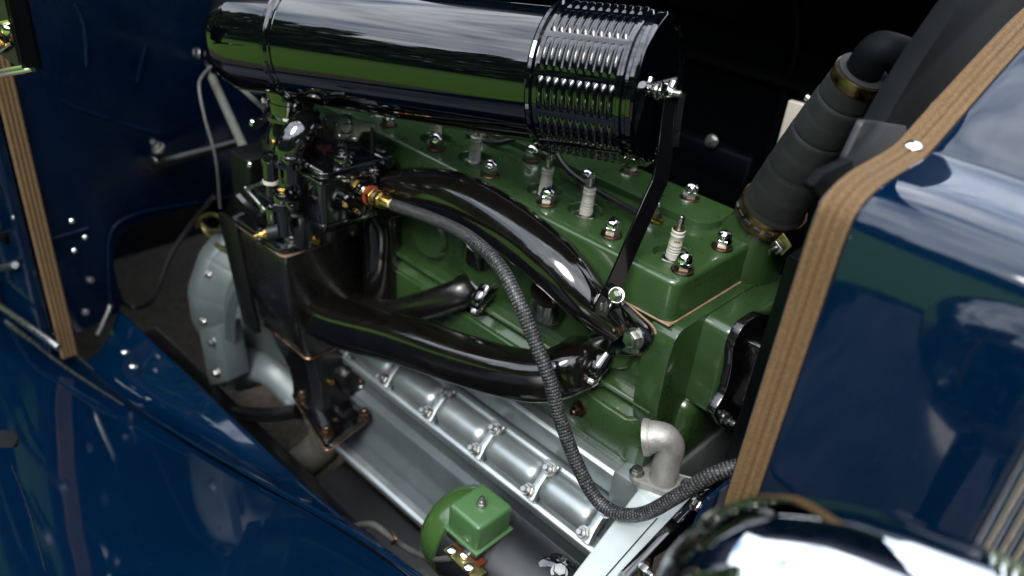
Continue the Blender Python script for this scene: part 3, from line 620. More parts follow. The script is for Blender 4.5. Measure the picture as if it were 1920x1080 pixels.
for k, (px, py) in enumerate(((1130, 572), (1156, 553))): fast('bolt', at(px, py, 'Y', -.082), (-.1, -1, .2), im, 'bolt', 1.15 if k == 0 else 1.05)
put('bracket_lug', tube([at(1130, 566, 'Y', -.081), at(1140, 575, 'Y', -.045)], .012, 14, 1), 'black_enamel', im)
put('bracket_lug', tube([at(1156, 553, 'Y', -.081), at(1160, 560, 'Y', -.045)], .0105, 14, 1), 'black_enamel', im)
for (x, y), (x2, y2) in (((905, 470), (870, 455)), ((1030, 570), (1005, 555))):
    put('port_stub', tube([at(x, y - 25, 'Y', -.05), at(x, y, 'Y', -.02)], [.028, .034], 20, 4), 'black_manifold', im)
    fast('stud_nut', at(x + 20, y - 5, 'Y', -.038), (0, -1, .2), im, 'nut', 1.1)

# ------------------------------------------------------------------ exhaust manifold
em = thing('exhaust_manifold', (-.62, -.14, -.56), 'black exhaust manifold with square heat riser box and long runner', 'manifold')
X0, X1 = -.775, -.622
bm = bmesh.new()
lev = [(-.196, -.208, -.02, X0, X1), (-.215, -.212, -.02, X0 - .002, X1 + .002), (-.33, -.200, -.03, X0 + .004, X1 + .0), (-.40, -.186, -.03, X0 - .004, X1 - .002), (-.436, -.168, -.03, X0 - .012, X1 - .006)]
rg = []
for z, ya, yb, xa, xb in lev:
    rg.append([bm.verts.new((x, y, z)) for x, y in rpoly([(xa, ya), (xb, ya), (xb, yb), (xa, yb)], .016, 5)])
for a, b in zip(rg, rg[1:]):
    for i in range(len(a)): bm.faces.new((a[i], a[(i + 1) % len(a)], b[(i + 1) % len(a)], b[i]))
bm.faces.new(rg[0]); bm.faces.new(rg[-1]); put('heat_box', bm, 'black_box', em, ang=40)
put('top_gasket', prism(rpoly([(X0 - .003, -.213), (X1 + .003, -.213), (X1 + .003, -.02), (X0 - .003, -.02)], .016, 5), 'Z', -.1965, -.1935, .0006, 1), 'gasket', em)
put('copper_gasket', prism(rpoly([(X0 - .015, -.172), (X1 - .003, -.172), (X1 - .003, -.028), (X0 - .015, -.028)], .016, 5), 'Z', -.440, -.435, .001, 1), 'copper', em)
bm = bmesh.new(); rg = []
lev = [(-.440, -.166, -.03, X0 - .008, X1 - .008), (-.47, -.164, -.0, X0 + .005, X1 + .0), (-.505, -.166, .0, X0 + .05, X1 + .012), (-.532, -.170, -.02, X0 + .07, X1 + .022), (-.548, -.176, -.045, X0 + .08, X1 + .028)]
for z, ya, yb, xa, xb in lev: rg.append([bm.verts.new((x, y, z)) for x, y in rpoly([(xa, ya), (xb, ya), (xb, yb), (xa, yb)], .028, 6)])
for a, b in zip(rg, rg[1:]):
    for i in range(len(a)): bm.faces.new((a[i], a[(i + 1) % len(a)], b[(i + 1) % len(a)], b[i]))
bm.faces.new(rg[0]); bm.faces.new(rg[-1]); put('outlet_elbow', bm, 'black_cast', em, ang=50)
put('valve_boss', lathe([(-.02, .036), (.020, .035), (.028, .031), (.030, .014), (.028, .012)], at(662, 704, 'X', X1 + .012), (1, -.35, .1), 28), 'black_cast', em)
fast('copper_nut', at(674, 710, 'X', X1 + .038), (1, -.35, .1), em, 'valve_pin', .9)
fast('brass_screw', at(621, 716, 'X', X1 + .012), (1, -.4, .1), em, 'screw', 1.)
q = [at(x, y, 'Z', -.556) for x, y in ((548, 738), (612, 842), (700, 778), (690, 762), (640, 700), (570, 725))]
put('outlet_flange', prism(rpoly([(v.x, v.y) for v in q], .012, 5), 'Z', -.560, -.547, .003), 'black_enamel', em)
q = [at(x, y, 'Z', -.561) for x, y in ((545, 738), (612, 848), (705, 779), (692, 758), (640, 697), (568, 722))]
put('flange_gasket', prism(rpoly([(v.x, v.y) for v in q], .012, 5), 'Z', -.566, -.5605, .001, 1), 'copper', em)
for px, py in ((567, 748), (613, 815), (684, 782)): fast('copper_nut', at(px, py, 'Z', -.547), (0, 0, 1), em, 'nut', 1.25)
rp_ = [V((X1 - .03, -.135, -.352)), at(655, 612, 'Y', -.135), at(760, 638, 'Y', -.132), at(860, 672, 'Y', -.120), at(950, 697, 'Y', -.105), at(1020, 705, 'Y', -.083), at(1070, 690, 'Y', -.055), at(1100, 672, 'Y', -.02)]
put('runner', tube(rp_, [.040, .038, .0365, .0355, .035, .035, .036, .037], 36, 9, sq=3.6, up=(0, 0, 1)), 'black_manifold', em)
bp2 = [V((X1 - .02, -.06, -.362)), at(720, 592, 'Y', -.07), at(800, 572, 'Y', -.055), at(858, 552, 'Y', -.035), at(885, 540, 'Y', -.01)]
put('runner', tube(bp2, [.032, .029, .026, .026, .028], 28, 7, sq=2.5, up=(0, 0, 1)), 'black_box', em)
put('riser_column', tube([V((-.575, -.035, -.20)), V((-.572, -.035, -.30)), V((-.57, -.03, -.36))], .036, 24, 4), 'black_manifold', em)
for px, py, yy in ((1108, 680, -.04), (888, 552, -.03)):
    put('port_flange', lathe([(0, .04), (.014, .04), (.018, .036)], at(px, py, 'Y', -.008), (0, -1, 0), 24), 'black_enamel', em)
    lg = at(px + 10, py + 8, 'Y', yy - .012); put('clamp_lug', tube([lg + V((0, .02, .012)), lg + V((0, 0, -.004)), lg + V((0, -.002, -.016))], [.015, .014, .011], 14, 3), 'black_enamel', em)
    fast('bolt', lg + V((0, -.004, -.017)), (0, -.5, -1), em, 'bolt', 1.15)
ep = thing('exhaust_pipe', at(560, 880, 'Y', -.2), 'grey steel exhaust pipe dropping below the copper flange gasket', 'pipe')
e0 = V((-.60, -.15, -.566)); put('pipe', tube([e0, e0 + V((-.01, 0, -.08)), at(555, 880, 'Y', -.17), at(500, 930, 'Y', -.17)], .038, 28, 5), 'pipe_grey', ep)

# ------------------------------------------------------------------ carburettor
ca = thing('carburettor', (-.66, -.14, -.194), 'black enamelled carburettor with brass screws standing on the riser box', 'carburettor')
q = rpoly([(-.775, -.214), (-.64, -.214), (-.622, -.196), (-.622, -.03), (-.775, -.03)], .012, 4)
put('base_flange', prism(q, 'Z', -.1935, -.180, .003), 'black_enamel', ca)
BX0, BX1, BY0, BY1 = -.603, -.530, -.191, -.050
bm = bmesh.new(); rg = []
for z, d in ((-.124, .012), (-.116, .004), (-.106, .0005), (-.1055, -.0022), (-.1015, -.0022), (-.101, .0005), (-.030, .0)):
    rg.append([bm.verts.new((x, y, z)) for x, y in rpoly([(BX0 + d, BY0 + d), (BX1 - d, BY0 + d), (BX1 - d, BY1 - d), (BX0 + d, BY1 - d)], .010, 5)])
for a, b in zip(rg, rg[1:]):
    for i in range(len(a)): bm.faces.new((a[i], a[(i + 1) % len(a)], b[(i + 1) % len(a)], b[i]))
bm.faces.new(rg[0]); bm.faces.new(rg[-1]); put('float_bowl', bm, 'black_enamel', ca, ang=40)
d = .005
lid = put('bowl_lid', prism(rpoly([(BX0 - d, BY0 - d), (BX1 + d, BY0 - d), (BX1 + d, -.118), (BX1 + .011, -.112), (BX1 + .011, -.098), (BX1 + d, -.092), (BX1 + d, BY1 + d), (BX0 - d, BY1 + d)], .009, 5), 'Z', -.030, -.022, .0025, 3), 'black_enamel', ca)
put('lid_crown', prism(rpoly([(BX0 + .004, BY0 + .004), (BX1 - .006, BY0 + .004), (BX1 - .006, BY1 - .004), (BX0 + .004, BY1 - .004)], .02, 6), 'Z', -.0225, -.015, .004, 3), 'black_enamel', ca)
put('lid_rib', tube([V((BX0 + .004, -.182, -.016)), V((BX0 + .03, -.183, -.013)), V((BX1 - .012, -.178, -.016))], [.003, .004, .003], 10, 5), 'black_enamel', ca)
for px, py in ((575, 307), (648, 338), (699, 318)): fast('screw', at(px, py, 'Z', -.021), (0, 0, 1), ca, 'screw', 1.25)
put('lid_screw_post', lathe([(0, .008), (.007, .0085), (.008, .006)], at(648, 338, 'Z', -.029), (0, 0, 1), 16), 'black_enamel', ca)
kb = at(643, 306, 'Z', -.016)
put('vent_cap', lathe([(-.004, .019), (.003, .0205), (.016, .0205), (.0195, .0185), (.021, .010), (.0235, .0085), (.027, .0085), (.0285, .005), (.0287, 0)], kb, (0, 0, 1), 32), 'black_enamel', ca)
# inlet boss, side fittings
ib = V((BX1, -.104, -.066))
put('inlet_boss', lathe([(-.004, .024), (.006, .022), (.010, .0195)], ib, (1, 0, 0), 28), 'black_enamel', ca)
put('inlet_rib', box((BX1 - .004, -.117, -.104), (BX1 + .006, -.091, -.06), .003), 'black_enamel', ca)
j1 = at(648, 372, 'X', BX1); put('jet_boss', lathe([(-.004, .012), (.012, .0115), (.014, .009)], j1, (1, -.2, 0), 20), 'black_enamel', ca); fast('brass_screw', j1 + V((.012, -.008, -.004)), (.6, -1, 0), ca, 'brass_plug', .75)
put('jet_boss', lathe([(-.004, .0105), (.012, .010)], at(660, 392, 'X', BX1), (1, 0, 0), 20), 'black_enamel', ca)
fast('brass_screw', at(668, 395, 'X', BX1 + .014), (1, -.1, 0), ca, 'brass_plug', .7); fast('brass_screw', at(706, 384, 'X', BX1 + .004), (1, -.1, 0), ca, 'brass_plug', .7)
for px, py, dd, s in ((592, 449, (.8, -.45, -.3), 1.25), (657, 436, (.8, -.5, -.3), .95), (668, 424, (1, -.4, 0), .8)):
    p0 = at(px, py, 'X', -.595); put('plug_body', lathe([(-.03, .0065), (.0, .0065)], p0, dd, 14), 'brass', ca); fast('brass_screw', p0, dd, ca, 'brass_plug', s)
put('lower_body', prism(rpoly([(-.76, -.19), (-.60, -.195), (-.585, -.05), (-.76, -.05)], .03, 6), 'Z', -.181, -.118, .006, 3), 'black_cast', ca)
put('main_casting', prism(rpoly([(-.765, -.165), (-.605, -.165), (-.605, -.035), (-.765, -.035)], .02, 5), 'Z', -.182, -.03, .006, 3), 'black_cast', ca)
# throttle barrel column and its air horn
TX, TY = -.672, -.150
put('throat', lathe([(-.18, .040), (-.12, .036), (-.11, .040), (-.095, .040), (-.09, .034), (-.02, .034), (-.012, .043), (0.0, .043), (.004, .036)], (TX, TY, 0), (0, 0, 1), 36), 'black_enamel', ca)
put('air_horn', lathe([(0, .042), (.010, .0415), (.024, .036), (.034, .034), (.036, .045), (.042, .045), (.044, .0385), (.058, .0385), (.059, .0405), (.064, .0405), (.065, .0385), (.085, .0385)], (TX + .004, TY - .002, -.002), (.02, .02, 1), 40), 'black_enamel', ca)
cvx = at(546, 292, 'Y', -.195)
put('choke_elbow', tube([cvx - V((0, 0, .006)), cvx + V((0, 0, .014)), cvx + V((.002, .012, .034)), cvx + V((.0, .026, .044)), cvx + V((-.004, .042, .046))], [.0265, .0260, .0245, .0235, .0225], 28, 6), 'black_enamel', ca)
put('choke_base', lathe([(0, .018), (.028, .019), (.032, .031), (.040, .0325)], cvx - V((0, 0, .044)), (0, 0, 1), 36), 'black_enamel', ca)
fast('brass_screw', at(514, 266, 'Y', -.22), (-.3, -1, .2), ca, 'screw', .9)
put('clamp_ear', box(at(545, 300, 'Y', -.215) - V((.012, .012, .006)), at(545, 300, 'Y', -.215) + V((.012, .012, .004)), .003), 'black_enamel', ca)
# dashpot and accelerator pump
dp = at(508, 345, 'Y', -.225)
put('dashpot', lathe([(-.02, .009), (.004, .009), (.005, .0115), (.010, .0115), (.011, .0125), (.040, .0125), (.041, .0138), (.046, .0138), (.050, .0115), (.054, .010), (.055, 0)], dp, (.03, 0, 1), 24), 'black_enamel', ca)
put('dashpot_ring', lathe([(0, .0118), (.0005, .0128), (.006, .0128), (.0065, .0118)], dp + V((0, 0, .002)), (.03, 0, 1), 24, caps=False), 'ceramic', ca)
pu = at(530, 378, 'Y', -.215)
put('pump_cylinder', lathe([(-.06, .0115), (-.015, .0115), (-.013, .0165), (.0, .0175), (.001, .0145), (.012, .0145), (.016, .012), (.0175, .008), (.0178, 0)], pu, (0, 0, 1), 28), 'black_enamel', ca)
fast('brass_screw', pu + V((0, 0, .0175)), (0, 0, 1), ca, 'screw', .9)
put('pump_ear', box(pu + V((.008, -.006, -.006)), pu + V((.034, .010, .006)), .004), 'black_enamel', ca)
put('small_pot', lathe([(-.02, .011), (.012, .0115), (.018, .009), (.021, .004), (.0215, 0)], at(511, 402, 'Y', -.215), (0, 0, 1), 20), 'black_enamel', ca)
# idle nozzle pointing out, base studs
nzp, nzq = at(545, 428, 'Y', -.205), at(480, 443, 'Y', -.245); dv = (nzq - nzp).normalized(); ln_ = (nzq - nzp).length
put('nozzle_body', tube([nzp, nzp + dv * ln_ * .62], .0125, 18, 1), 'rubber_wire', ca)
put('nozzle_tip', lathe([(0, .010), (.006, .010), (.008, .0065), (.014, .0072), (.016, .0045), (.026, .004), (.027, 0)], nzp + dv * ln_ * .62, dv, 18), 'brass', ca)
put('stud_pad', prism(rpoly([(-.04, -.024), (.03, -.024), (.04, .0), (.02, .026), (-.034, .02)], .01, 4), 'Z', 0, .005, .0015), 'black_enamel', ca, Matrix.Translation(V((-.652, -.198, -.1805))))
fast('stud_nut', at(549, 455, 'Z', -.176), (0, 0, 1), ca, 'stud_nut', 1.75); fast('stud_nut', at(505, 412, 'Z', -.176), (0, 0, 1), ca, 'stud_nut', 1.5)
put('link_spring', tube([at(487, 430, 'Y', -.225) + V((math.cos(k) * .005, math.sin(k) * .005, -k * .0009)) for k in [i * .6 for i in range(60)]], .0014, 6, 1), 'dark_frame', ca)
for a, b, y in (((462, 355), (492, 343), -.235), ((460, 352), (497, 395), -.235), ((493, 398), (490, 382), -.235)): put('link_arm', tube([at(*a, 'Y', y), at(*b, 'Y', y)], .0032, 8, 1), 'steel', ca)
put('side_lever', ribbon([at(448, 372, 'Y', -.215), at(470, 395, 'Y', -.215), at(500, 412, 'Y', -.215)], (0, -.3, 1), .022, .008, 4), 'black_cast', ca)
put('rear_case', prism(rpoly([(-.835, -.185), (-.765, -.185), (-.765, -.08), (-.835, -.08)], .012, 4), 'Z', -.19, -.075, .008, 3), 'black_matte', ca)
fast('rivet', at(468, 309, 'Y', -.186), (0, -1, .2), ca, 'screw', .9)
put('rear_plate', prism(rpoly([(-.86, -.205), (-.79, -.205), (-.745, -.43), (-.80, -.43)], .01, 3), 'Y', -.205, -.195, .003), 'black_matte', ca)
# thermostat bracket on top: grey plate, disc, spring, copper rod
TYP = -.10
q = [at(x, y, 'Y', TYP) for x, y in ((604, 223), (612, 216), (630, 219), (648, 213), (668, 226), (704, 233), (702, 246), (678, 247), (668, 267), (660, 263), (664, 252), (640, 246), (634, 262), (624, 258), (630, 238), (606, 233))]
lk = put('choke_bracket', prism([(v.x, v.z) for v in q], 'Y', TYP, TYP + .004, .0006, 1), 'grey_zinc', ca)
put('choke_disc', lathe([(0, .0145), (.006, .0145), (.0075, .013)], at(653, 232, 'Y', TYP), (0, -1, .1), 28), 'grey_zinc', lk)
put('disc_slot', box(V((-.013, -.001, 0)), V((.013, .001, .0008)), .0002, 1), 'dark_frame', lk, aim(at(653, 232, 'Y', TYP - .0075), (0, -1, .1), .3))
sa, sb = at(641, 255, 'Y', TYP - .004), at(662, 257, 'Y', TYP - .004); ax_ = (sb - sa); o1 = ax_.orthogonal().normalized(); o2 = ax_.normalized().cross(o1)
put('coil_spring', tube([sa + ax_ * (k / 110) + (o1 * math.cos(k * .7) + o2 * math.sin(k * .7)) * .0055 for k in range(111)], .0012, 6, 1), 'steel', lk)
for px, py in ((612, 227), (631, 232)): fast('screw', at(px, py, 'Y', TYP - .002), (0, -1, .2), lk, 'screw', .8)
put('choke_rod', tube([at(607, 228, 'Y', TYP - .004), at(608, 270, 'Y', TYP - .004)], .0042, 10, 1), 'copper', ca)
put('rod_grommet', lathe([(0, .014), (.008, .013), (.009, .008)], at(608, 283, 'Y', TYP - .004), (0, 0, 1), 18), 'bakelite', ca)
put('lift_rod', tube([at(699, 240, 'Y', TYP), at(698, 285, 'Y', TYP), V((-.56, -.07, -.03))], .0035, 8, 1), 'black_matte', ca)
put('rear_lid_step', box((BX0 + .012, -.075, -.023), (BX1 + .004, -.048, -.010), .004), 'black_enamel', ca)

# ------------------------------------------------------------------ fuel hose
fh = thing('fuel_hose', ib + V((.02, 0, 0)), 'black braided fuel hose with brass fittings looping down from the carburettor', 'hose')
fp0 = ib + V((.009, 0, 0)); fd = (at(765, 396, 'Y', -.112) - fp0).normalized()
put('sealing_washer', lathe([(0, .0165), (.004, .0165)], fp0, fd, 24), 'red_fibre', fh)
put('hex_nut', bev(lathe([(.004, .0150), (.017, .0150)], fp0, fd, 6), .0012), 'brass', fh)
put('union', lathe([(.017, .0085), (.030, .0085)], fp0, fd, 20), 'grey_zinc', fh)
put('hex_nut', bev(lathe([(.029, .0145), (.040, .0145)], fp0, fd, 6), .0012), 'brass', fh)
put('ferrule', lathe([(.040, .0125), (.046, .0118), (.060, .0098), (.062, .0085)], fp0, fd, 24), 'brass', fh)
put('tail', lathe([(.060, .0074), (.072, .0074)], fp0, fd, 20), 'ceramic', fh)
h0 = fp0 + fd * .070
hp = [h0, at(815, 412, 'Y', -.122), at(880, 445, 'Y', -.138), at(935, 497, 'Y', -.155), at(972, 565, 'Y', -.165), at(1003, 640, 'Y', -.166), at(1030, 710, 'Y', -.165), at(1052, 790, 'Y', -.162), at(1082, 870, 'Y', -.158), at(1118, 935, 'Y', -.153), at(1160, 963, 'Y', -.150), at(1210, 962, 'Y', -.145), at(1270, 930, 'Y', -.135), at(1330, 893, 'Y', -.118), at(1390, 872, 'Y', -.095), at(1450, 860, 'Y', -.07)]
put('braided_sleeve', tube(hp, .0097, 24, 12), 'braid', fh)

# ------------------------------------------------------------------ air cleaner
ac = thing('air_cleaner', (-.65, -.13, .06), 'long glossy black cylindrical air cleaner with louvered front end', 'air cleaner')
A = CAM + ray(575, 80) * 1.30; B = CAM + ray(1243, 172) * 1.05
U = (B - A).normalized(); LEN = (B - A).length; RB = .0915
put('rear_dome', lathe([(-.158, 0), (-.157, .03), (-.154, .057), (-.147, .073), (-.136, .084), (-.120, .0895), (-.09, .0918), (-.004, .0925)], A, U, 96), 'black_cleaner', ac)
put('seam_band', lathe([(-.008, .0920), (-.007, .0950), (-.004, .0972), (.001, .0972), (.004, .0950), (.0055, .0925), (.006, .0920), (.0062, .0940), (.0095, .0940), (.0105, .0912)], A, U, 96, caps=False), 'black_cleaner', ac)
put('body', lathe([(.006, .0917), (.05, RB + .0004), (.2, RB), (LEN - .140, RB)], A, U, 96), 'black_cleaner', ac)
FR = .0960; f0_, f1_ = LEN - .136, LEN - .026
can = put('louvered_end', lathe([(f0_ - .012, RB), (f0_ - .011, FR + .005), (f0_ - .008, FR + .0072), (f0_ - .004, FR + .006), (f0_ - .002, FR + .0005), (f0_, FR), (f1_, FR), (f1_ + .002, FR + .003), (f1_ + .006, FR + .003), (f1_ + .008, FR - .001), (f1_ + .012, FR - .0015), (f1_ + .014, FR + .001), (f1_ + .019, FR + .001), (f1_ + .022, FR - .002), (f1_ + .0235, FR - .006), (f1_ + .019, FR - .009), (f1_ + .018, 0)], A, U, 96), 'black_cleaner', ac)
bm = bmesh.new(); rg = []; NA, NS = 13, 8   # one pressed louver: ridge along the circumference
for i in range(NA):
    a = (i / (NA - 1) - .5) * R(26.5); env = max(0, math.cos((i / (NA - 1) - .5) * math.pi)) ** .55
    row = []
    for j in range(NS + 1):
        s = j / NS; hgt = .0052 * env * math.sin(s * math.pi) ** .8; rr = FR - .0006 + hgt
        row.append(bm.verts.new((rr * math.cos(a), rr * math.sin(a), (s - .5) * .0094)))
    rg.append(row)
for a, b in zip(rg, rg[1:]):
    for j in range(NS): bm.faces.new((a[j], a[j + 1], b[j + 1], b[j]))
ME['louver'] = mesh('louver', bm, 'black_cleaner', 80)
mb = aim(A, U)
vv = (CAM - B); vv = (vv - U * vv.dot(U)).normalized(); ww = U.cross(vv); ww = ww if ww.z > 0 else -ww
lo_ = mb.to_3x3().inverted() @ (vv * math.cos(R(17)) + ww * math.sin(R(17))); ph = math.degrees(math.atan2(lo_.y, lo_.x))
for k in range(10):
    h = f0_ + .008 + k * (f1_ - f0_ - .014) / 9.1
    for s in range(12):
        put('louver', ME['louver'], None, can, mb @ Matrix.Translation((0, 0, h)) @ Matrix.Rotation(R(30 * s + ph), 4, 'Z'))
EC = A + U * (LEN - .008)
put('end_stud', lathe([(-.004, .012), (.003, .011), (.004, .006), (.032, .0045), (.033, .003)], EC, U, 18), 'steel', ac)
sd1 = U.cross(V((0, 0, 1))).normalized()
for k in (-1, 1):   # wing nut ears
    w0 = EC + U * .014
    put('wing', tube([w0, w0 + sd1 * k * .009 + V((0, 0, .003)), w0 + sd1 * k * .016 + V((0, 0, .010))], [.006, .0045, .0055], 10, 3), 'chrome', ac)
put('wing_hub', lathe([(.006, .009), (.016, .0085), (.022, .006)], EC, U, 16), 'chrome', ac)
fast('screw', EC - sd1 * .024 + U * .002, U, ac, 'screw', 1.3)
put('neck_collar', lathe([(0, .046), (.012, .047), (.015, .043), (.03, .043), (.045, .048)], V((TX + .006, TY, .072)), V((.03, .02, 1)), 40), 'black_enamel', ac)
cc0 = V((TX, TY, .088)); put('clamp_band', lathe([(-.006, .0465), (-.006, .048), (.006, .048), (.006, .0465)], cc0, (0, 0, 1), 36, caps=False), 'black_enamel', ac)
fast('bolt', at(503, 190, 'Y', TY - .03), (-.6, -1, .2), ac, 'clamp_bolt', 1.2)
put('clamp_ear', box(at(508, 182, 'Y', TY - .025) - V((.012, .008, .012)), at(508, 182, 'Y', TY - .025) + V((.01, .008, .012)), .003), 'black_enamel', ac)

# support strap
sb_ = thing('support_bracket', at(1135, 580, 'Y', -.088), 'flat black strap bracket holding up the front of the air cleaner', 'bracket')
top = EC + U * .004
bot = at(1128, 574, 'Y', -.086)
def dep(p): return (p - CAM).dot(f_)
d0, d1 = dep(top), dep(bot)
sp = []
for px, py, t in ((1262, 172, 0), (1256, 210, .1), (1248, 275, .25), (1238, 335, .4), (1222, 372, .48), (1190, 445, .65), (1155, 525, .85), (1122, 590, 1.0)):
    sp.append(CAM + ray(px, py) * (d0 + (d1 - d0) * t))
put('strap', bev(ribbon(sp, r_ + f_ * .45, .024, .004, 4), .0006, 1), 'black_enamel', sb_)
sp2 = [p + r_ * .0125 + f_ * .004 for p in sp[:3]]
put('twin_leaf', bev(ribbon(sp2, r_ + f_ * .8, .012, .003, 3), .0005, 1), 'black_enamel', sb_)

# ------------------------------------------------------------------ ignition wires
iw = thing('ignition_wire', at(1240, 420, 'Y', .04), 'black ignition wire running over the green head to the front spark plug', 'wire')
tp = aim((-.028, .040, -.009), tilt) @ V((0, 0, .047))
put('cable', tube([at(1035, 272, 'Y', .12), at(1062, 315, 'Y', .10), at(1100, 346, 'Y', .085), at(1150, 376, 'Y', .065), at(1195, 400, 'Y', .05), at(1225, 413, 'Y', .043)], .0052, 12, 8), 'rubber_wire', iw)
put('crimp', tube([at(1222, 411, 'Y', .043), at(1240, 419, 'Y', .041)], .0045, 10, 1), 'brass', iw)
put('ring_terminal', lathe([(0, .0085), (.0015, .0085)], tp, tilt, 18), 'copper', iw)
iw2 = thing('ignition_wire', at(900, 262, 'Y', .10), 'black ignition wire looping under the air cleaner body over the head', 'wire')
put('cable', tube([at(875, 250, 'Y', .09), at(900, 262, 'Y', .10), at(930, 268, 'Y', .10), at(965, 262, 'Y', .11)], .005, 10, 6), 'rubber_wire', iw2)

# ------------------------------------------------------------------ generator
ge = thing('generator', (-.03, -.21, -.56), 'dark grey generator with green end bell and green regulator box', 'generator')
GX0, GX1, GY, GZ, GR = -.150, .08, -.205, -.475, .072
GYa = V((0, 0, 0))
put('body', lathe([(0, GR), (.20, GR), (.215, GR - .004), (.225, GR - .014)], (GX0 + .012, GY, GZ), (1, 0, 0), 56), 'gen_grey', ge)
put('end_bell', lathe([(0, .02), (.003, .045), (.010, .060), (.022, .069), (.040, GR + .0025), (.058, GR + .003), (.060, GR)], (GX0 - .045, GY, GZ), (1, 0, 0), 56), 'green_bell', ge)
bx = put('regulator_box', box((-.124, -.268, -.398), (-.060, -.199, -.352), .0065, 4), 'green_box', ge)
put('box_rim', box((-.1275, -.2715, -.404), (-.0565, -.1955, -.3985), .002, 2), 'green_box', ge)
put('box_base', box((-.124, -.268, -.418), (-.060, -.199, -.404), .002, 2), 'gen_grey', ge)
fast('stud_nut', (-.0915, -.233, -.352), (0, 0, 1), ge, 'top_nut', .9)
tb_ = at(845, 1040, 'Z', -.425)
put('terminal_strip', ribbon([at(842, 1025, 'Z', -.425), at(902, 1082, 'Z', -.425)], (.3, 1, 0), .022, .004, 1), 'zinc_yellow', ge)
put('terminal_block', ribbon([at(858, 1020, 'Z', -.423), at(905, 1062, 'Z', -.423)], (.3, 1, 0), .014, .012, 1), 'bakelite', ge)
for px, py in ((848, 1034), (872, 1042), (880, 1066)): fast('screw', at(px, py, 'Z', -.421), (0, -.2, 1), ge, 'terminal_screw', 1.35)
put('side_screw', lathe([(0, .004), (.012, .004)], at(972, 1005, 'Z', -.41), (1, .4, 0), 10), 'copper', ge)
put('front_bracket', lathe([(0, .03), (.012, .03), (.014, .026)], at(1042, 1082, 'Z', -.42), (.3, -.3, 1), 24), 'black_enamel', ge)
fast('bolt', at(1048, 1074, 'Z', -.405), (.2, -.2, 1), ge, 'bolt', 1.4)
gc = thing('generator_cable', at(700, 1000, 'Y', -.26), 'grey insulated cable curving to the generator terminal', 'cable')
cb = [at(660, 988, 'Y', -.255), at(700, 985, 'Y', -.258), at(735, 1010, 'Y', -.262), at(775, 1035, 'Y', -.268), at(815, 1048, 'Y', -.275), at(865, 1044, 'Y', -.272)]
put('insulation', tube(cb, [.0065, .0065, .0055, .0052, .005, .005], 12, 8), 'grey_wire', gc)
put('tie', tube([at(735, 998, 'Y', -.27), at(742, 1010, 'Y', -.275), at(735, 1020, 'Y', -.27)], .003, 8, 4), 'copper', gc)

# ------------------------------------------------------------------ radiator side: support, tank, shell, lacing
rs = thing('radiator_support', at(1250, 1000, 'X', .17), 'black angled radiator support with hex bolts beside the silver arm', 'bracket')
q = [at(x, y, 'X', .165) for x, y in ((1130, 1150), (1180, 1085), (1320, 935), (1375, 905), (1450, 880), (1450, 1150))]
put('plate', prism([(v.y, v.z) for v in q], 'X', .15, .165, .003), 'black_enamel', rs)
for px, py in ((1303, 942), (1203, 1064)): fast('stud_nut', at(px, py, 'X', .165), (1, -.2, .2), rs, 'bolt', 1.15)
q = [at(x, y, 'X', .205) for x, y in ((1330, 935), (1400, 880), (1450, 880), (1420, 1000), (1290, 1090), (1270, 1060))]
put('flap', prism([(v.y, v.z) for v in q], 'X', .20, .206, .002), 'blue_paint', rs)
SX = .214
pA = [(1350, 990), (1365, 945), (1540, 370), (1562, 345), (1600, 322), (1675, 283), (1692, 262), (1735, 190), (1800, 112), (1880, 42), (1960, -15)]
wa = [at(x, y, 'X', SX) for x, y in pA]
ys = -.148
sec3 = [V((SX, ys, -.34)), V((SX, ys, -.12)), V((SX, ys, .10)), V((SX, ys + .001, .205)), V((SX, ys + .012, .232)), V((SX, ys + .05, .243)), V((SX, -.01, .246)), V((SX, .025, .254)), V((SX, .10, .284)), V((SX, .20, .322)), V((SX, .30, .354)), V((SX, .42, .382))]
ea = smoothpath(sec3, 8); WS = .036; eb2 = [p + V((WS, 0, 0)) for p in ea]
cen = V((SX, .15, 0))
ls = thing('hood_lacing', (SX, ys, -.3), 'tan woven lacing strip bent over the radiator shell rear edge', 'trim strip', 'woven hood lacing strips')
put('webbing', webbing('w', ea, eb2, '', '', V((0, -1, .6))), 'webbing', ls)
fast('rivet', V((SX + WS * .5, .012, .253)), (0, -.25, 1), ls, 'rivet', 1.3)
tk = thing('radiator', (SX - .02, .15, -.2), 'dark grey radiator top tank and core inside the shell', 'radiator')
tank = [at(x, y, 'X', .162) for x, y in ((1556, 345), (1572, 318), (1608, 240), (1650, 165), (1695, 92), (1758, 2), (1810, -60))]
tank = [(v.y, v.z) for v in tank] + [(.45, .40), (.45, -.3), (tank[0].y, -.3)]
put('tank', prism(rpoly(tank, .01, 3), 'X', .162, .186, .003), 'tank_grey', tk)
q = [at(x, y, 'X', .190) for x, y in ((1585, 300), (1620, 226), (1700, 236), (1700, 310), (1570, 350))]
put('tank_shelf', prism(rpoly([(v.y, v.z) for v in q], .006, 3), 'X', .183, .190, .002), 'shelf_grey', tk)
q = [at(x, y, 'X', .205) for x, y in ((1524, 350), (1545, 326), (1600, 300), (1600, 345), (1540, 375))]
put('corner_tab', prism(rpoly([(v.y, v.z) for v in q], .004, 3), 'X', .195, .205, .002), 'tank_grey', tk)
put('core', box((.15, -.02, -.80), (SX + .02, .60, .10), .004), 'dark_inner', tk)
sh = thing('radiator_shell', (.33, .1, -.3), 'glossy dark blue radiator shell nose with creased shoulder', 'car panel')
off = []
n3 = len(ea)
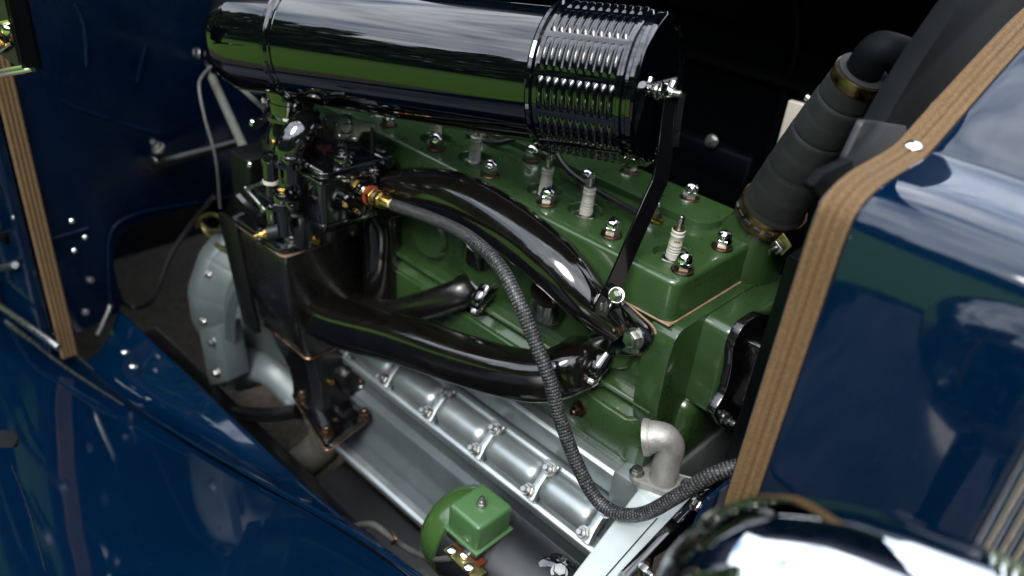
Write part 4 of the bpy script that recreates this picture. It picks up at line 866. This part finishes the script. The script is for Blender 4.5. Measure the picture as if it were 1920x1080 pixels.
for i, p in enumerate(ea):
    tg = (ea[min(i + 1, n3 - 1)] - ea[max(i - 1, 0)]).normalized(); nr = V((0, -tg.z, tg.y)); 
    if nr.dot(V((0, -1, .6))) < 0: nr = -nr
    off.append(nr)
rows = []
for k, (dx, e) in enumerate(((-.002, -.004), (WS - .0, -.0035), (WS + .001, .0035), (WS + .004, .006), (WS + .012, .007), (.10, .008), (.15, .007), (.215, .004), (.228, .001), (.234, -.006))):
    rows.append([p + V((dx, 0, 0)) + nr * e for p, nr in zip(ea, off)])
put('shell', thick(grid(rows), -.002), 'blue_paint', sh, ang=30)
put('edge_bead', tube([p + V((WS + .004, 0, 0)) + nr * .0045 for p, nr in zip(ea[::3], off[::3])], .0035, 8, 3), 'blue_paint', sh)
for k in range(5):
    x = SX + .236 + k * .012; put('grille_bar', prism(rpoly([(x, ys + .002 + k * .008), (x + .009, ys + .004 + k * .008), (x + .009, ys + .06 + k * .008), (x, ys + .06 + k * .008)], .003, 3), 'Z', -.34, .24, .001, 1), 'chrome', sh)

# ------------------------------------------------------------------ headlamp
hl = thing('headlamp', (.45, -.46, -.2), 'chrome headlamp bowl mirroring sky and lacing beside the radiator shell', 'headlamp')
HC = V((.466, -.43, .036)); HR = .128
prof = [(-.175, 0), (-.172, .025), (-.160, .055), (-.14, .078), (-.11, .097), (-.07, .112), (-.03, .121), (.01, HR), (.05, HR)]
put('bowl', lathe(prof, HC, V((1, 0, .02)), 96), 'headlamp_chrome', hl)
put('rim', lathe([(.046, HR - .002), (.048, HR + .006), (.056, HR + .010), (.066, HR + .008), (.072, HR), (.072, HR - .01)], HC, V((1, 0, .02)), 96, caps=False), 'headlamp_chrome', hl)
put('lens', lathe([(.068, HR - .004), (.085, .09), (.092, .05), (.094, 0)], HC, V((1, 0, .02)), 48), 'ceramic', hl)
put('stalk', tube([HC - V((.02, 0, HR - .01)), HC - V((.03, -.02, .25)), HC - V((.03, -.06, .42))], [.03, .022, .04], 20, 5), 'blue_paint', hl)

# ------------------------------------------------------------------ linkage rods and control cable on the firewall side
tl = thing('throttle_linkage', at(450, 262, 'Y', -.12), 'thin steel throttle rods meeting at a firewall pivot', 'linkage')
YL = -.12
put('damper_rod', tube([at(382, 108, 'Y', -.02), at(400, 150, 'Y', -.04)], .0035, 10, 1), 'steel', tl)
put('damper_tube', tube([at(398, 146, 'Y', -.04), at(466, 296, 'Y', -.155)], .0088, 16, 1), 'grey_zinc', tl)
put('rod', tube([at(400, 120, 'Y', -.05), at(505, 212, 'Y', -.17)], .0044, 12, 1), 'grey_zinc', tl)
put('rod_end', tube([at(478, 234, 'Y', -.18), at(492, 226, 'Y', -.18), at(508, 217, 'Y', -.18)], [.008, .007, .009], 12, 2), 'black_enamel', tl)
put('lever', ribbon([at(500, 205, 'Y', -.175), at(520, 220, 'Y', -.175), at(535, 222, 'Y', -.17)], (0, 1, 1), .014, .006, 3), 'black_enamel', tl)
fast('screw', at(478, 231, 'Y', -.19), (-1, -.6, .2), tl, 'ball_joint', 1.6)
fast('bolt', at(372, 101, 'Y', -.04), (-.2, -1, .3), tl, 'pivot_bolt', 1.4); fast('bolt', at(384, 100, 'Y', -.02), (.8, -1, .3), tl, 'pivot_bolt', 1.3)
put('pivot_arm', tube([at(352, 132, 'Y', 0), at(380, 112, 'Y', -.02), at(410, 100, 'Y', 0)], .005, 10, 3), 'dark_frame', tl)
put('long_stay', tube([at(540, 240, 'Y', -.17), at(575, 262, 'Y', -.14)], .003, 8, 1), 'steel', tl)
cbl = thing('control_cable', at(410, 420, 'Y', -.1), 'thin dark control cable bowing down beside the blue firewall', 'cable')
put('cable', tube([at(445, 100, 'Y', 0), at(405, 118, 'Y', -.05), at(378, 145, 'Y', -.1), at(374, 170, 'Y', -.12), at(385, 225, 'Y', -.13), at(405, 300, 'Y', -.13), at(413, 390, 'Y', -.12)], .003, 10, 8), 'grey_wire', cbl)
put('coil_end', tube([at(370, 425, 'Y', -.12), at(378, 408, 'Y', -.12), at(400, 402, 'Y', -.12), at(415, 412, 'Y', -.12), at(412, 430, 'Y', -.12), at(392, 432, 'Y', -.12), at(378, 420, 'Y', -.12), at(390, 440, 'Y', -.12), at(420, 462, 'Y', -.12)], .0042, 10, 6), 'zinc_yellow', cbl)
lp = thing('pedal_shaft', at(300, 300, 'X', FX + .03), 'dark steel pedal shaft with bolt crossing the blue firewall', 'shaft')
put('shaft', tube([at(282, 312, 'X', FX + .04), at(330, 298, 'X', FX + .04), at(450, 265, 'X', FX + .06)], [.02, .013, .010], 14, 4), 'dark_frame', lp)
put('boss', lathe([(0, .02), (.03, .018), (.034, .012)], at(305, 305, 'X', FX + .03), (.4, -1, .2), 20), 'dark_frame', lp)
fast('stud_nut', at(299, 280, 'X', FX + .05), (.2, -.6, 1), lp, 'bolt', 1.6)
lw2 = thing('floor_cable', at(230, 560, 'Y', -.28), 'black cable drooping across the firewall cutout', 'cable')
put('cable', tube([at(218, 540, 'Y', -.27), at(232, 568, 'Y', -.25), at(262, 576, 'Y', -.22), at(290, 555, 'Y', -.2), at(320, 480, 'Y', -.16), at(360, 420, 'Y', -.12), at(400, 370, 'Y', -.1)], .006, 10, 8), 'rubber_wire', lw2)
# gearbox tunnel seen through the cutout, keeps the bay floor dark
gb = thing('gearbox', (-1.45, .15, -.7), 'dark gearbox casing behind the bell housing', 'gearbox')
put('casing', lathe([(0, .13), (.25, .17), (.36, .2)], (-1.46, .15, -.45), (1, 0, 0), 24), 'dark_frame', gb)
